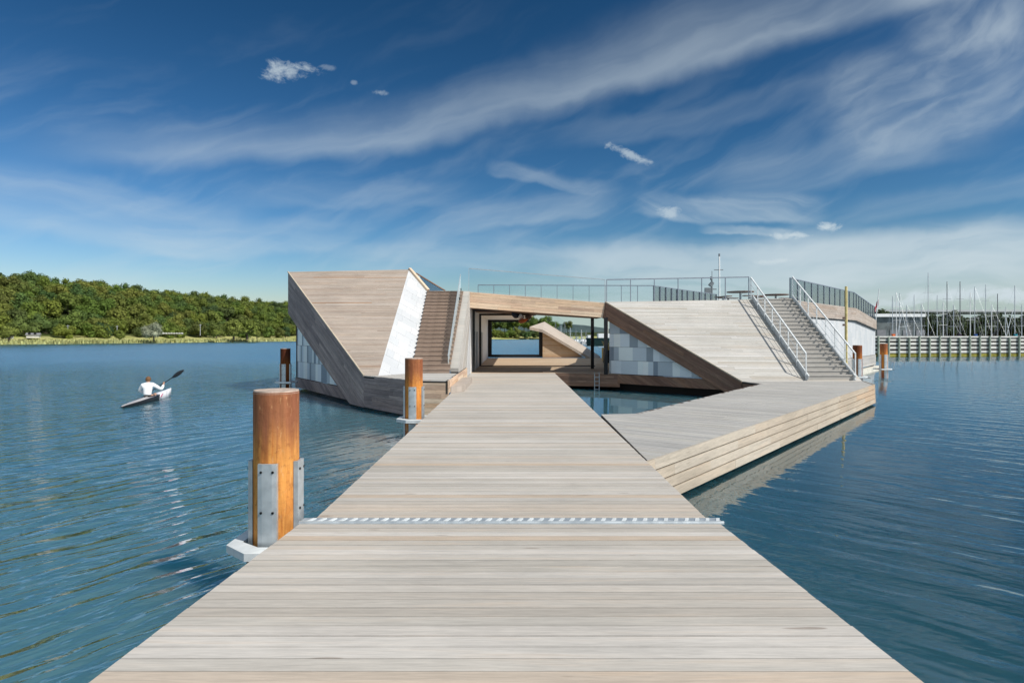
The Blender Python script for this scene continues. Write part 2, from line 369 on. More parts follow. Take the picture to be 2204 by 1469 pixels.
def backing(mb, poly, facing, off, th, mi=0):
    poly = [V(p) for p in poly]; nrm = V((0, 0, 0))
    for i in range(1, len(poly) - 1): nrm += (poly[i] - poly[0]).cross(poly[i + 1] - poly[0])
    nrm.normalize()
    if nrm.dot(V(facing)) < 0: nrm = -nrm
    mb.prism([p - nrm * off for p in poly], -nrm * th, mi)
def clad(name, mat_, poly, dirv, w, parent, facing, seg=(2.4, 4.8), gap=.006, th=.028, jit=.001, back=.05, joist=.6):
    """one clad face: boards on a dark backing, one mesh"""
    mb = MB(); boards(mb, poly, dirv, w, gap, th, seg, facing, jit, joist=joist)
    backing(mb, poly, facing, th + .002, back, 1)
    return mb.build(name, [mat_, 'dark_sub'], parent)

# ------------------------------------------------------------------ water and land
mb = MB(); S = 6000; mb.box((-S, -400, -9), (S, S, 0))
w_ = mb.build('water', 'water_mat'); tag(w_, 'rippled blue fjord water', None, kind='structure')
shore = [V(p) for p in ((-300, -160), (-240, 0), (-205, 120), (-172, 219), (-152, 266), (-127, 355), (-75, 515), (-22, 676), (60, 720), (200, 900), (500, 1300), (1300, 1700))]
def hfun(s, k):
    e = min(1, max(0, (s - 14) / 100)); e = e * e * (3 - 2 * e)
    far = 1.06 - max(0, k - 3.6) * .115 if k < 6.6 else max(.3, .72 - (k - 6.6) * .35)
    return min(.45, s * .14) + min(1, max(0, s) / 16) * 1.5 + e * 22.5 * far
def at_shore(k, s):
    i = min(int(k), len(shore) - 2); f = k - i
    def nr(j):
        a = shore[max(j - 1, 0)]; b2 = shore[min(j + 1, len(shore) - 1)]; d = (b2 - a).normalized(); return V((-d.y, d.x))
    p = shore[i].lerp(shore[i + 1], f); n = nr(i).lerp(nr(i + 1), f).normalized()
    return p + n * s
ks = [i * .25 for i in range((len(shore) - 1) * 4 + 1)]
ss = [-2, 0, 2, 5, 9, 14, 20, 28, 38, 50, 62, 75, 90, 105, 118, 140, 180]
vs = []; fs = []
for k in ks:
    for s in ss:
        p = at_shore(min(k, len(shore) - 1.001), s + (R.uniform(-1, 1) if s < 3 else 0)); vs.append((p.x, p.y, hfun(s, k) - (.4 if s < 0 else 0) + (R.uniform(-.6, .6) if s > 18 else R.uniform(-.06, .06))))
n = len(ss)
for i in range(len(ks) - 1):
    for j in range(n - 1): fs.append((i * n + j, i * n + j + 1, (i + 1) * n + j + 1, (i + 1) * n + j))
mb = MB(); mb.faces(vs, fs); o_ = mb.build('hill_terrain', 'land_mat', None, True); tag(o_, 'meadow shore rising to a wooded hillside', None, kind='structure')
vs = []; fs = []; rr = random.Random(17)
for i in range(41):
    x = -150 + i * 40
    hh = 24 + 9 * math.sin(i * .37) + 5 * math.sin(i * .9 + 1) + rr.uniform(-1, 1)
    for (yy, zz) in ((1420, -1), (1440, hh * .45), (1480, hh * .85), (1540, hh), (1700, hh * .8)): vs.append((x, yy + 20 * math.sin(i * .5), zz))
for i in range(40):
    for j in range(4): fs.append((i * 5 + j, i * 5 + j + 1, i * 5 + 6 + j, i * 5 + 5 + j))
mb = MB(); mb.faces(vs, fs); o_ = mb.build('distant_hills', 'hill_green', None, True); tag(o_, 'low blue green hills on the far horizon', None, kind='structure')
mb = MB(); mb.box((60, 232, -1), (900, 420, 1.0)); o_ = mb.build('marina_land', 'land_mat'); tag(o_, 'flat land behind the marina', None, kind='structure')

# ------------------------------------------------------------------ trees
def crown_mesh(name, m, rx, rz, nblob, nleaf, leaf, seed, zc):
    r = random.Random(seed); mb = MB()
    blobs = [(V((0, 0, zc)), .62)]
    for i in range(nblob):
        th = r.uniform(0, 6.283); ph = r.uniform(-.6, 1.0); q = r.uniform(.45, .78)
        cz = math.sin(ph * 1.3) * rz * q; cr = math.cos(ph * 1.2) * rx * q
        blobs.append((V((math.cos(th) * cr, math.sin(th) * cr, zc + cz)), r.uniform(.26, .44)))
    for c, k in blobs:
        R0 = k * rx
        # faceted inner mass so that the crown is not see-through everywhere
        bm = bmesh.new(); bmesh.ops.create_icosphere(bm, subdivisions=1, radius=R0 * .72)
        for vv in bm.verts: vv.co = V((vv.co.x, vv.co.y, vv.co.z * .9)) * r.uniform(.8, 1.15) + c
        mb.faces([tuple(vv.co) for vv in bm.verts], [tuple(q.index for q in f.verts) for f in bm.faces]); bm.free()
        for i in range(nleaf):
            d = V((r.gauss(0, 1), r.gauss(0, 1), r.gauss(0, 1) + .25)).normalized()
            p = c + V((d.x, d.y, d.z * .9)) * R0 * r.uniform(.72, 1.12)
            nn = (d + V((r.uniform(-.7, .7), r.uniform(-.7, .7), r.uniform(-.3, .7)))).normalized()
            a = nn.cross(V((r.uniform(-1, 1), r.uniform(-1, 1), r.uniform(-1, 1)))).normalized(); b2 = nn.cross(a)
            L = leaf * r.uniform(.6, 1.25)
            mb.poly([p - a * L, p + b2 * L * .7, p + a * L, p - b2 * L * .7])
    return mb.build(name, m)
def trunk_mesh(h, r0, seed):
    r = random.Random(seed); mb = MB()
    mb.tube([(0, 0, -.6), (r.uniform(-.1, .1), r.uniform(-.1, .1), h * .4), (r.uniform(-.2, .2), r.uniform(-.2, .2), h)], [r0 * 1.25, r0, r0 * .45], 7)
    for i in range(4):
        th = i * 1.6 + r.uniform(0, .8)
        mb.tube([(0, 0, h * .5), (math.cos(th) * 1.6, math.sin(th) * 1.6, h * .85), (math.cos(th) * 2.6, math.sin(th) * 2.6, h * 1.05)], [r0 * .5, r0 * .3, r0 * .12], 5)
    return mb.build('trunk', 'bark')
protos = []
def tree_proto(m, rx, rz, zc, nb, nl, leaf, seed, th):
    c = crown_mesh('crown', m, rx, rz, nb, nl, leaf, seed, zc); tr = trunk_mesh(th, .28, seed + 50)
    me = (c.data, tr.data)
    bpy.data.objects.remove(c); bpy.data.objects.remove(tr)
    return me
def tree(me, name, loc, sc, label, cat='tree', group=None, rz=None):
    root = thing(name, label, cat, loc, R.uniform(0, 6.28) if rz is None else rz, group)
    root.scale = (sc, sc, sc * R.uniform(.88, 1.12))
    for nm, d in (('crown', me[0]), ('trunk', me[1])):
        o = bpy.data.objects.new(nm, d); col.objects.link(o); o.parent = root
    return root
FT = [tree_proto('leaf_forest', 5.6 + .3 * i % .9, 4.6 + .35 * (i % 3), 7.0, 13, 95, .40, 11 + i, 6.5) for i in range(6)]
BT = [tree_proto('leaf_bright', 3.3, 2.6, 2.5, 12, 110, .27, 31, 2.0)]
PT = [tree_proto('leaf_pale', 5.2, 3.9, 3.6, 16, 130, .27, 41, 3.0)]
DT = [tree_proto('leaf_dark', 4.6, 5.2, 7.0, 14, 44, .6, 51 + i, 6) for i in range(2)]
def proj(p): return (CX + F * p.x / p.y, YH - F * (p.z - HC) / p.y) if p.y > 1 else (-9999, 0)
cand = []
k = 2.2
while k < 7.0:
    i = min(int(k), len(shore) - 2); seglen = (shore[i + 1] - shore[i]).length
    s = 17 + R.uniform(0, 6)
    while s < 132:
        kk = k + R.uniform(-4, 4) / seglen; p2 = at_shore(kk, s)
        p = V((p2.x, p2.y, hfun(s, kk) - .3)); u, v = proj(p + V((0, 0, 6)))
        if -70 < u < 660: cand.append((p, s, u))
        s += R.uniform(8.2, 11.5)
    k += 9.6 / seglen
cand.sort(key=lambda c: c[0].y)
cand = cand[:285]
for p, s, u in cand:
    sc = R.uniform(.82, 1.12) * (.8 if s < 24 else 1)
    p.z -= 2.6 if s < 45 else 1.0
    tree(R.choice(FT), 'broadleaf_tree', p, sc, 'olive green broadleaf tree among the forest covering the hillside across the water', group='trees of the hillside forest')
for i in range(34):
    u = 1022 + (i // 2) * 10.5 + R.uniform(-3, 3); d = 697 + (i % 2) * 46 + R.uniform(-4, 4)
    p = U(u, YH, d); p.z = -2.2 + (i % 2) * 9
    tree(R.choice(FT), 'broadleaf_tree', p, R.uniform(1.25, 1.6) if i % 2 else R.uniform(.8, 1.15), 'dark green tree on the far shore seen through the clubhouse passage', group='trees seen through the passage')
def shore_tree(me, u, vb, vt, label, d, name='shore_tree', cat='tree', hh=8.0):
    p = U(u, vb, d); top = U(u, vt, d)
    p.z = max(p.z, .7); return tree(me, name, p, (top.z - p.z) / hh, label, cat)
shore_tree(PT[0], 331, 731, 698, 'pale silvery willow leaning over the reedy shore', 268, 'willow_tree', 'tree', 7.0)
shore_tree(BT[0], 466, 726, 708, 'small yellow green bush on the meadow beside pale rocks', 302, 'shrub', 'shrub', 4.9)
shore_tree(BT[0], 258, 731, 711, 'round green bush at the bend of the pale shore track', 262, 'shrub', 'shrub', 4.9)
shore_tree(BT[0], 503, 726, 690, 'light green tree with two rounded crowns, the left one, on the shore', 318, 'shore_tree', 'tree', 4.9)
shore_tree(BT[0], 532, 726, 686, 'taller light green rounded tree at the forest edge near the clubhouse', 322, 'shore_tree', 'tree', 4.9)
shore_tree(BT[0], 553, 727, 712, 'low bright green bush under the light green shore trees', 315, 'shrub', 'shrub', 4.9)
shore_tree(BT[0], 212, 731, 693, 'slim light green tree at the forest edge above the track', 268, 'shore_tree', 'tree', 4.9)
shore_tree(BT[0], 20, 731, 700, 'olive bush at the left end of the shore meadow', 224, 'shrub', 'shrub', 4.9)
shore_tree(FT[2], 1222, 716, 690, 'lone round tree above the marina seen beneath the deck beam', 420, 'lone_tree', 'tree', 12)
for i in range(84):
    x = 116 + i * 1.32 + R.uniform(-1, 1)
    tree(R.choice(DT), 'dark_tree', (x + 6, 256 + (i % 4) * 7, -1.2 - 1.2 * (i % 2)), R.uniform(1.0, 1.12), 'dark green tree in the row behind the marina masts', group='trees behind the marina')
# reeds: nobody could count them
mb = MB(); r = random.Random(3)
for i in range(5200):
    k = r.uniform(2.0, 6.9); s = r.uniform(-1.2, 3.2) if r.random() < .7 else r.uniform(3, 13)
    p = at_shore(k, s); z0 = max(0, hfun(s, k) - .1); h = r.uniform(.5, 1.5) if s < 3.2 else r.uniform(.2, .6); w = r.uniform(.15, .5); th = r.uniform(0, 3.14)
    d = V((math.cos(th) * w, math.sin(th) * w, 0)); q = V((p.x, p.y, z0))
    mb.poly([q - d, q + d, q + d * .4 + V((0, 0, h)), q - d * .5 + V((0, 0, h * .9))])
leafmat('reed', [(0, (.36, .37, .16)), (1, (.36, .37, .16))], .35)
tag(mb.build('reeds', 'reed'), 'pale green reeds along the far waterline', None, kind='stuff')
# cottages and poles on the far shore
def cottage(u, v, d, w, hgt, label):
    p = U(u, v, d); t_ = thing('cottage', label, 'house', (p.x, p.y, max(.8, p.z)), .5)
    mb = MB(); mb.box((-w / 2, -2, -.3), (w / 2, 2, hgt)); mb.build('wall', 'house_white', t_)
    mb = MB(); mb.prism([(-w / 2 - .3, -2.4, hgt), (-w / 2 - .3, 2.4, hgt), (-w / 2 - .3, 0, hgt + .8)], (w + .6, 0, 0)); mb.build('roof', 'roof_grey', t_)
    for x in (-w * .25, w * .2): mb = MB(); mb.box((x - .4, -2.04, .8), (x + .4, -2.0, 1.7)); mb.build('window', 'black_metal', t_)
cottage(19, 727, 228, 2.1, 1.25, 'tiny white cottage at the far left of the shore meadow')
cottage(72, 725, 240, 3.8, .75, 'low grey roofed cottage half hidden by forest trees on the shore')
for (u, vb, vt, d, lb) in ((146, 727, 699, 255, 'grey utility pole before the dark forest edge'), (252, 716, 700, 275, 'short pale pole just above the round shore bush'), (431, 717, 697, 305, 'pale lamp pole on the sandy bank beside rocks')):
    p = U(u, vb, d); q = U(u, vt, d); t_ = thing('utility_pole', lb, 'pole', (p.x, p.y, p.z))
    H = q.z - p.z; mb = MB(); mb.tube([(0, 0, -1), (0, 0, H)], [.14, .1], 6); mb.build('pole', 'mast_metal', t_)
    mb = MB(); mb.box((-.6, -.06, H - .5), (.6, .06, H - .35)); mb.build('crossarm', 'mast_metal', t_)
r = random.Random(5)
for i in range(8):
    u = 352 + i * 5.6 if i < 8 else 422 + (i - 8) * 14; p = U(u, 717.5 if i < 8 else 713, 290); mb = MB()
    bm = bmesh.new(); bmesh.ops.create_icosphere(bm, subdivisions=2, radius=.55)
    for vv in bm.verts: vv.co = V((vv.co.x * 1.3, vv.co.y, vv.co.z * .8)) * r.uniform(.8, 1.15)
    mb.faces([tuple(vv.co) for vv in bm.verts], [tuple(q.index for q in f.verts) for f in bm.faces]); bm.free()
    o_ = mb.build('boulder', 'concrete'); o_.location = p
    tag(o_, 'pale boulder in the bank beside the silvery willow', 'boulder', 'pale boulders on the shore bank')

# ------------------------------------------------------------------ gangway, pier
ZD = .80; DH = 6.58; SG = .0364
def gz(y): return ZD + SG * (DH - y)
gw = thing('gangway', 'sloping boarded gangway in the foreground, wider than the pier beyond', 'gangway', (0, 0, 0))
mb = MB()
gp = [V((-2.19, -4, gz(-4))), V((2.10, -4, gz(-4))), V((2.065, DH - .13, gz(DH - .13))), V((-2.105, DH - .13, gz(DH - .13)))]
y = -4.0
rg = random.Random(21)
while y < DH - .13 - .02:
    y1 = min(y + .145, DH - .13); e0 = rg.uniform(-.003, .003); e1 = rg.uniform(-.003, .003); a, b2 = y + .0045, y1 - .0045
    f0 = (y + 4) / (DH + 3.87)
    xl = -2.19 + .085 * f0 + e0; xr = 2.10 - .035 * f0 + e1; dz = rg.uniform(-.0015, .0015)
    i = len(mb.v)
    top = [V((xl, a, gz(a) + dz)), V((xr, a, gz(a) + dz)), V((xr, b2, gz(b2) + dz)), V((xl, b2, gz(b2) + dz))]
    mb.v += top + [p - V((0, 0, .03)) for p in top]; uv = [(p.x, p.y) for p in top] * 2
    for f in ((0, 1, 2, 3), (0, 4, 5, 1), (1, 5, 6, 2), (2, 6, 7, 3), (3, 7, 4, 0)):
        mb.f.append(tuple(i + q for q in f)); mb.mi.append(0); mb.uv.append([uv[q] for q in f])
    y += .145
mb.build('deck_boards', 'deck_wood', gw)
mb = MB(); mb.prism([(-2.0, -4, gz(-4) - .033), (1.95, -4, gz(-4) - .033), (1.95, DH - .15, gz(DH - .15) - .033), (-2.0, DH - .15, gz(DH - .15) - .033)], (0, 0, -.30)); mb.build('frame', 'dark_sub', gw)
mb = MB(); mb.box((-2.12, DH - .145, .803), (2.10, DH + .06, .812)); hp = mb.build('hinge_plate', 'galvanised', gw)
mb = MB(); x = -2.06
while x < 2.05:
    p = V((x, DH - .085, .812)); mb.prism([p, p + V((.035, 0, 0)), p + V((.075, .115, 0)), p + V((.04, .115, 0))], (0, 0, .008)); x += .105
mb.build('tread_rib', 'white_steel', hp)
mb = MB(); mb.tube([(-2.12, DH - .1, .81), (2.11, DH - .1, .81)], .016, 8); mb.build('hinge_pin', 'galvanised', hp)
pier = thing('pier', 'long straight boarded pier leading to the floating clubhouse', 'pier', (0, 0, 0))
PE = 33.2
def pw(y):
    f = (y - 6.7) / (PE - 6.7); return (-2.01 + f * (.0), 1.99 + f * .19)
mb = MB(); y = DH + .065
while y < PE - .02:
    y1 = min(y + .145, PE); a, b2 = y + .0045, y1 - .0045; (xl, xr) = pw(y); xl += rg.uniform(-.003, .003); xr += rg.uniform(-.003, .003); dz = rg.uniform(-.001, .001)
    i = len(mb.v)
    top = [V((xl, a, ZD + dz)), V((xr, a, ZD + dz)), V((xr, b2, ZD + dz)), V((xl, b2, ZD + dz))]
    mb.v += top + [p - V((0, 0, .03)) for p in top]; uv = [(p.x, p.y) for p in top] * 2
    for f in ((0, 1, 2, 3), (0, 4, 5, 1), (1, 5, 6, 2), (2, 6, 7, 3), (3, 7, 4, 0)):
        mb.f.append(tuple(i + q for q in f)); mb.mi.append(0); mb.uv.append([uv[q] for q in f])
    y += .145
mb.build('deck_boards', 'deck_wood', pier)
mb = MB(); mb.prism([(-1.96, DH + .1, .767), (1.93, DH + .1, .767), (2.1, PE, .767), (-1.96, PE, .767)], (0, 0, -.22)); mb.build('edge_beam', 'grey_fascia_wood', pier)
for yy in (9, 14, 19, 24, 29):
    mb = MB(); mb.box((-1.75, yy - 1.6, -.35), (1.7, yy + 1.6, .54)); mb.build('pontoon', 'concrete', pier)

# ------------------------------------------------------------------ rusty piles
def pile_proto():
    root = thing('mooring_pile', 'x', 'pile', (0, 0, 0), 0, 'rusty steel mooring piles')
    mb = MB(); mb.tube([(0, 0, -2), (0, 0, 2.10)], .224, 40, False); mb.build('steel_tube', 'rust', root, True)
    mb = MB(); mb.tube([(0, 0, 2.085), (0, 0, 2.115)], [.2245, .219], 40); mb.build('end_cap', 'cap_rust', root)
    for k in range(4):
        a = -math.pi / 2 + k * math.pi / 2; M = Matrix.Rotation(a, 4, 'Z'); mb = MB()
        prof = [(-.094, .208), (-.05, .231), (.05, .231), (.094, .208), (.094, .252), (.05, .262), (-.05, .262), (-.094, .252)]
        poly = [M @ V((r_, t_, -.4)) for (t_, r_) in prof]; mb.prism(poly, (0, 0, 1.80))
        pl = mb.build('guide_plate', 'galvanised', root)
        for z in (.52, .92, 1.32):
            for tt in (-.058, .058):
                mb = MB(); mb.tube([M @ V((.25, tt, z)), M @ V((.269, tt, z))], .013, 8); mb.build('bolt', 'black_metal', pl)
    return root
pp = pile_proto()
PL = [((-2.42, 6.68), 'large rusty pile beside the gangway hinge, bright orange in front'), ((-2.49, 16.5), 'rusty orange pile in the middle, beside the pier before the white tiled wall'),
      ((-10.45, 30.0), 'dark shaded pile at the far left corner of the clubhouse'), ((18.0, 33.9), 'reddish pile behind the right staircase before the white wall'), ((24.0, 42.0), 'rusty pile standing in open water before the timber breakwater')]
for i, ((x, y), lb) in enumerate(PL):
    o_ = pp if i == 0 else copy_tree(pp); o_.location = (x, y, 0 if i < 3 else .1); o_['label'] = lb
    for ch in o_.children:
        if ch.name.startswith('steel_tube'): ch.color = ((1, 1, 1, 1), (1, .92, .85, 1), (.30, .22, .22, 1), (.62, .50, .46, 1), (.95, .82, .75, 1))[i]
    sgn = 1 if i < 2 else (1 if i == 2 else -1)
    t_ = thing('pile_bracket', ['pale steel bracket clasping the big pile at the gangway', 'pale steel bracket clasping the pile in the middle of the pier', 'steel bracket around the shaded pile at the left corner', 'steel bracket low on the pile behind the right staircase', 'steel bracket around the pile in open water on the right'][i], 'bracket', (x, y, .53), 0, 'pile brackets')
    mb = MB()
    out = [(.42, -.52), (-.12, -.52), (-.40, -.26), (-.40, .26), (-.12, .52), (.42, .52)]; inn = [(.42, -.33), (-.06, -.33), (-.28, -.16), (-.28, .16), (-.06, .33), (.42, .33)]
    for q in range(5):
        a, b2, c2, d2 = out[q], out[q + 1], inn[q + 1], inn[q]
        mb.prism([(sgn * a[0], a[1], .0), (sgn * b2[0], b2[1], .0), (sgn * c2[0], c2[1], 0), (sgn * d2[0], d2[1], 0)], (0, 0, .075))
    mb.build('clamp_ring', 'white_steel', t_)
    for yy in (-.51, .35): mb = MB(); mb.box((-.1, yy, -.02), (.42, yy + .16, -.001)); mb.build('rubber_pad', 'black_metal', t_)

# ------------------------------------------------------------------ clubhouse
CH = thing('floating_clubhouse', 'angular timber clad floating clubhouse with sloping boarded walls and tiled sides', 'building', (0, 0, 0))
def P(*a): return V(a)
XD = P(1, 0, 0); ZU = P(0, 0, 1)
# left wing ---------------------------------------------------
A2 = P(-5.35, 23.5, 1.25); A = P(-4.83, 23.5, 1.25); B = P(-3.87, 25.0, 1.25); Cc = P(-4.20, 32.3, 4.9)
nW = (B - A).cross(Cc - A).normalized(); D = Ppl(880, 580, A, nW)
nS = (A2 - A).cross(D - A).normalized(); E = Ppl(620, 585, A, nS)
clad('left_slope', 'slope_wood', [A2, A, D, E], XD, .125, CH, (0, -1, 1), (3, 6))
clad('white_tile_slope', 'tile_white', [A, B, Cc, D], (D - A).cross(nW), .55, CH, nW, (.25, .8), .006, .02, .002, .05, 0)
mb = MB(); up = nS if nS.y < 0 else -nS
mb.bar(A2.lerp(E, 0) + up * .005, E + up * .005, .06, .05); mb.build('slope_edge_trim', 'skirt_wood', CH)
bd = P(0, 0, -2.1); nBand = (E - A2).cross(ZU).normalized()
if nBand.y > 0: nBand = -nBand
kk = .80
bandpoly = [A2, E, E + bd, E.lerp(A2, kk) + P(0, 0, 0) + bd]
bd2 = P(0, 0, -1.78); kq = (E.z - 2.1 - .1) / ((E.z - 2.1) - (A2.z - 1.78)); pb = E.lerp(A2, kq); A2b = P(A2.x, A2.y, .1); pb.z = .1
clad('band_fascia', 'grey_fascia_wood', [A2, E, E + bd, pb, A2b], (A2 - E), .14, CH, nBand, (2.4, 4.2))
inw = -nBand * .32
w0 = E + inw; w1 = A2 + inw
def onw(k, z): q = w0.lerp(w1, k); return P(q.x, q.y, z)
clad('tiled_wall', 'tile_blue', [onw(.80, .62), onw(.035, .62), onw(.035, 4.2), onw(.05, 4.1)], (A2 - E).xy.to_3d(), .80, CH, nBand, (.22, .42), .012, .02, .001, .05, 0)
inw = -nBand * .26; w0 = E + inw; w1 = A2 + inw
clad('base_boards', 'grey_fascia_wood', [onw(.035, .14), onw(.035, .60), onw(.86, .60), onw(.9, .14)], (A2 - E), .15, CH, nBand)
C0 = P(-3.25, 21.05, 1.25); C1 = P(-2.03, 20.85, 1.25)
def dn(p, z): return P(p.x, p.y, z)
nf = P(-.66, -.75, 0)
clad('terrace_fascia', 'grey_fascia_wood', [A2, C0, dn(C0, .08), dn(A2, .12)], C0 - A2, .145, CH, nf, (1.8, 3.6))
clad('terrace_fascia', 'fascia_wood', [C0, C1, dn(C1, .08), dn(C0, .08)], C1 - C0, .145, CH, (-.3, -1, 0), (1.2, 2.4))
clad('terrace_fascia', 'fascia_wood', [C1, P(-2.03, 29.5, 1.25), P(-2.03, 29.5, .83), dn(C1, .83)], (0, 1, 0), .145, CH, (1, 0, 0), (2.4, 4.2))
clad('terrace_deck', 'pale_slope_wood', [A2, C0, C1, P(-2.03, 25, 1.25), B, A], XD, .145, CH, ZU, (2.4, 4.2))
mb = MB(); mb.prism([P(-2.02, 21.4, .805), P(-1.62, 22.0, .805), P(-1.62, 26.5, .805), P(-2.02, 26.5, .805)], (0, 0, .2)); mb.build('landing_step', 'slope_wood', CH)
# left stairs between the white wall and the cheek
st = empty('staircase'); st.parent = CH; st['label'] = 'brown timber stairs beside the white tiled slope'
SR0, SR1 = P(-2.40, 25.0, 1.25), P(-2.41, 32.3, 4.9)
N = 21
for i in range(N):
    f0, f1 = i / N, (i + 1) / N
    l0 = B.lerp(Cc, f0); r0 = SR0.lerp(SR1, f0); l1 = B.lerp(Cc, f1); r1 = SR0.lerp(SR1, f1); zt = l1.z
    mb = MB(); mb.prism([dn(l0, zt), dn(r0, zt), dn(r1, zt), dn(l1, zt)], (0, 0, -.045))
    mb.prism([dn(l0 + P(0, .02, 0), zt - .047), dn(r0 + P(0, .02, 0), zt - .047), dn(r0 + P(0, .02, 0), l0.z), dn(l0 + P(0, .02, 0), l0.z)], (0, .02, 0)); mb.build('step', 'stair_wood', st)
# cheek wall with slanted top (x -2.45..-2.1)
ck = [P(-2.1, 27.0, .83), P(-2.1, 32.37, .83), P(-2.1, 32.37, 4.92), P(-2.1, 25.6, 1.42), P(-2.1, 25.6, 1.27)]
mb = MB(); boards(mb, ck, (0, 6.77, 3.5), .16, .005, .026, (3, 5), (1, 0, 0), .001); mb.prism([p + P(-.03, 0, 0) for p in ck], (-.3, 0, 0), 1); mb.build('stair_cheek', ['pale_slope_wood', 'pale_slope_wood'], CH)
mb = MB(); mb.box((-2.42, 29.52, .3), (-2.015, 33.3, .796)); mb.build('threshold', 'pale_slope_wood', CH)
clad('cheek_tiles', 'tile_white', [P(-2.075, 29.6, .83), P(-2.075, 32.36, .83), P(-2.075, 32.36, 3.5)], ZU, .5, CH, (1, 0, 0), (.6, 1.2), .006, .018, .001, .01, 0)
gp_ = [P(-2.5, 25.4, 1.4), P(-2.56, 32.3, 5.0), P(-2.56, 32.3, 5.75), P(-2.5, 25.4, 1.9)]
mb = MB(); mb.prism(gp_, (.014, 0, 0)); gr = mb.build('stair_glass', 'sky_sheen_glass', CH)
mb = MB(); mb.bar(gp_[3], gp_[2], .03, .03); mb.build('handrail', 'rail_steel', gr)
for i in range(8):
    q = P(-2.52, 25.5 + i * .95, 1.35 + i * .497); mb = MB(); mb.bar(q, q + P(0, 0, .22), .04, .03); mb.build('glass_clamp', 'black_metal', gr)
# roof of the left wing
rb = [E, D, Cc, P(-4.2, 40, 4.7), P(-11.3, 40, 4.7)]
mb = MB(); mb.faces(rb + [P(-11.3, 40, .3), P(-4.2, 40, .3)], [(0, 1, 2), (0, 2, 3), (0, 3, 4), (4, 3, 6, 5)]); mb.build('left_roof', 'slope_wood', CH)
mb = MB(); q = E + bd; mb.faces([onw(.05, 4.2), P(-10.4, 40, 4.6), P(-10.4, 40, .1), onw(.05, .1)], [(0, 1, 2, 3)]); mb.build('rear_left_wall', 'grey_fascia_wood', CH)
mb = MB(); mb.bar(D + P(.04, 0, .05), Cc + P(.04, 0, .06), .16, .1); mb.build('coping', 'fascia_wood', CH)
ga, gb_, gc = U(903, 592, 34.5), U(958, 625, 36), U(915, 627, 34.6)
mb = MB(); mb.prism([ga, gb_, gc], (0, .012, 0)); g_ = mb.build('roof_glass', 'glass', CH)
mb = MB(); mb.bar(U(896, 588, 34.3), gb_, .05, .05); mb.build('glass_rail', 'brown_wood', g_)
# bridge beam over the passage
TL = P(4.65, 32.4, 4.38)
b0, b1, b2_, b3 = U(1011, 628, 32.4), U(1302.6, 651.4, 32.4), U(1297, 683, 32.4), U(1011, 662, 32.4)
clad('beam_fascia', 'fascia_wood', [b0, b1, b2_, b3], b1 - b0, .14, CH, (0, -1, 0), (1.2, 3.0))
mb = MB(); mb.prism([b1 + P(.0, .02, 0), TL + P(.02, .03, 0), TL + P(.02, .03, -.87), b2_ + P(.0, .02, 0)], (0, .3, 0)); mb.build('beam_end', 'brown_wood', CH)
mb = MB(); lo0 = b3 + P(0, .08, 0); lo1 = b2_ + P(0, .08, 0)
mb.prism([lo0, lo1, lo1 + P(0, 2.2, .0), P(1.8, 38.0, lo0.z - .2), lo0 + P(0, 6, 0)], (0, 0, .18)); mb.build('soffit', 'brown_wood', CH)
mb = MB(); hi0 = b0 + P(0, .03, -.06); hi1 = b1 + P(0, .03, -.06)
mb.prism([hi0 + P(0, .06, 0), hi1 + P(0, .06, 0), hi1 + P(.5, 6.2, 0), hi0 + P(0, 6.2, 0)], (0, 0, -.2)); mb.build('roof_deck', 'platform_wood', CH)
mb = MB(); mb.box((-2.1, 38.5, 4.12), (1.5, 57.2, 4.3)); mb.build('soffit', 'white_paint', CH)
# passage floor, walls and glazed frames
FX = [P(-2.1, 33.2, .8), P(2.2, 33.2, .8), P(5.15, 32.1, .8), P(9.5, 40, .8), P(13, 57, .8), P(-2.1, 57, .8)]
clad('passage_deck', 'honey_wood', FX, XD, .145, CH, ZU, (3, 5), .006, .03, .001, .25)
nb = P(-.2, -1, 0)
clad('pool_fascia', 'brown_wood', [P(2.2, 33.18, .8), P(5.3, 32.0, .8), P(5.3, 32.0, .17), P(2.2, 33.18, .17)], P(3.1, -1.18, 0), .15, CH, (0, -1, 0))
clad('passage_wall', 'white_paint', [P(-2.1, 32.45, .8), P(-2.1, 57, .8), P(-2.1, 57, 4.12), P(-2.1, 32.45, 4.12)], ZU, .45, CH, (1, 0, 0), (1.2, 2.6), .006, .02, .001, .05, 0)
for y0, y1 in ((35.2, 36.4), (38.2, 39.4), (44, 45.6)):
    mb = MB(); mb.box((-2.085, y0, .82), (-2.04, y1, 2.95)); mb.build('wall_door', 'grey_paint', CH)
for yy, xr in ((33.8, 1.6), (40.7, 1.4)):
    mb = MB(); mb.box((-2.06, yy, .8), (-1.93, yy + .12, 4.1)); mb.box((-1.93, yy, .805), (xr if yy < 35 else 5.2, yy + .12, .855)); mb.box((-1.93, yy, 3.98), (1.5, yy + .12, 4.1)); mb.build('glazing_frame', 'black_metal', CH)
wa, wb = U(1053, 688, 56.8), U(1168, 768, 56.8)
mb = MB(); fw = .32
mb.box((wa.x - .1, 56.7, wb.z - .02), (wa.x + fw - .1, 57, wa.z)); mb.box((wb.x - fw, 56.7, wb.z - .02), (wb.x, 57, wa.z - .6)); mb.box((wa.x + fw - .1, 56.7, wb.z - .02), (wb.x - fw, 57, wb.z + .22)); mb.box((wa.x + fw - .1, 56.7, wa.z - .2), (1.5, 57, wa.z))
vf = mb.build('view_frame', 'black_metal', CH)
tri = [U(1168, 713, 56.4), U(1168, 769, 56.4), U(1258, 769, 56.4)]
clad('ramp_side_wall', 'honey_wood', tri, XD, .16, CH, (0, -1, 0), (1.5, 3.5))
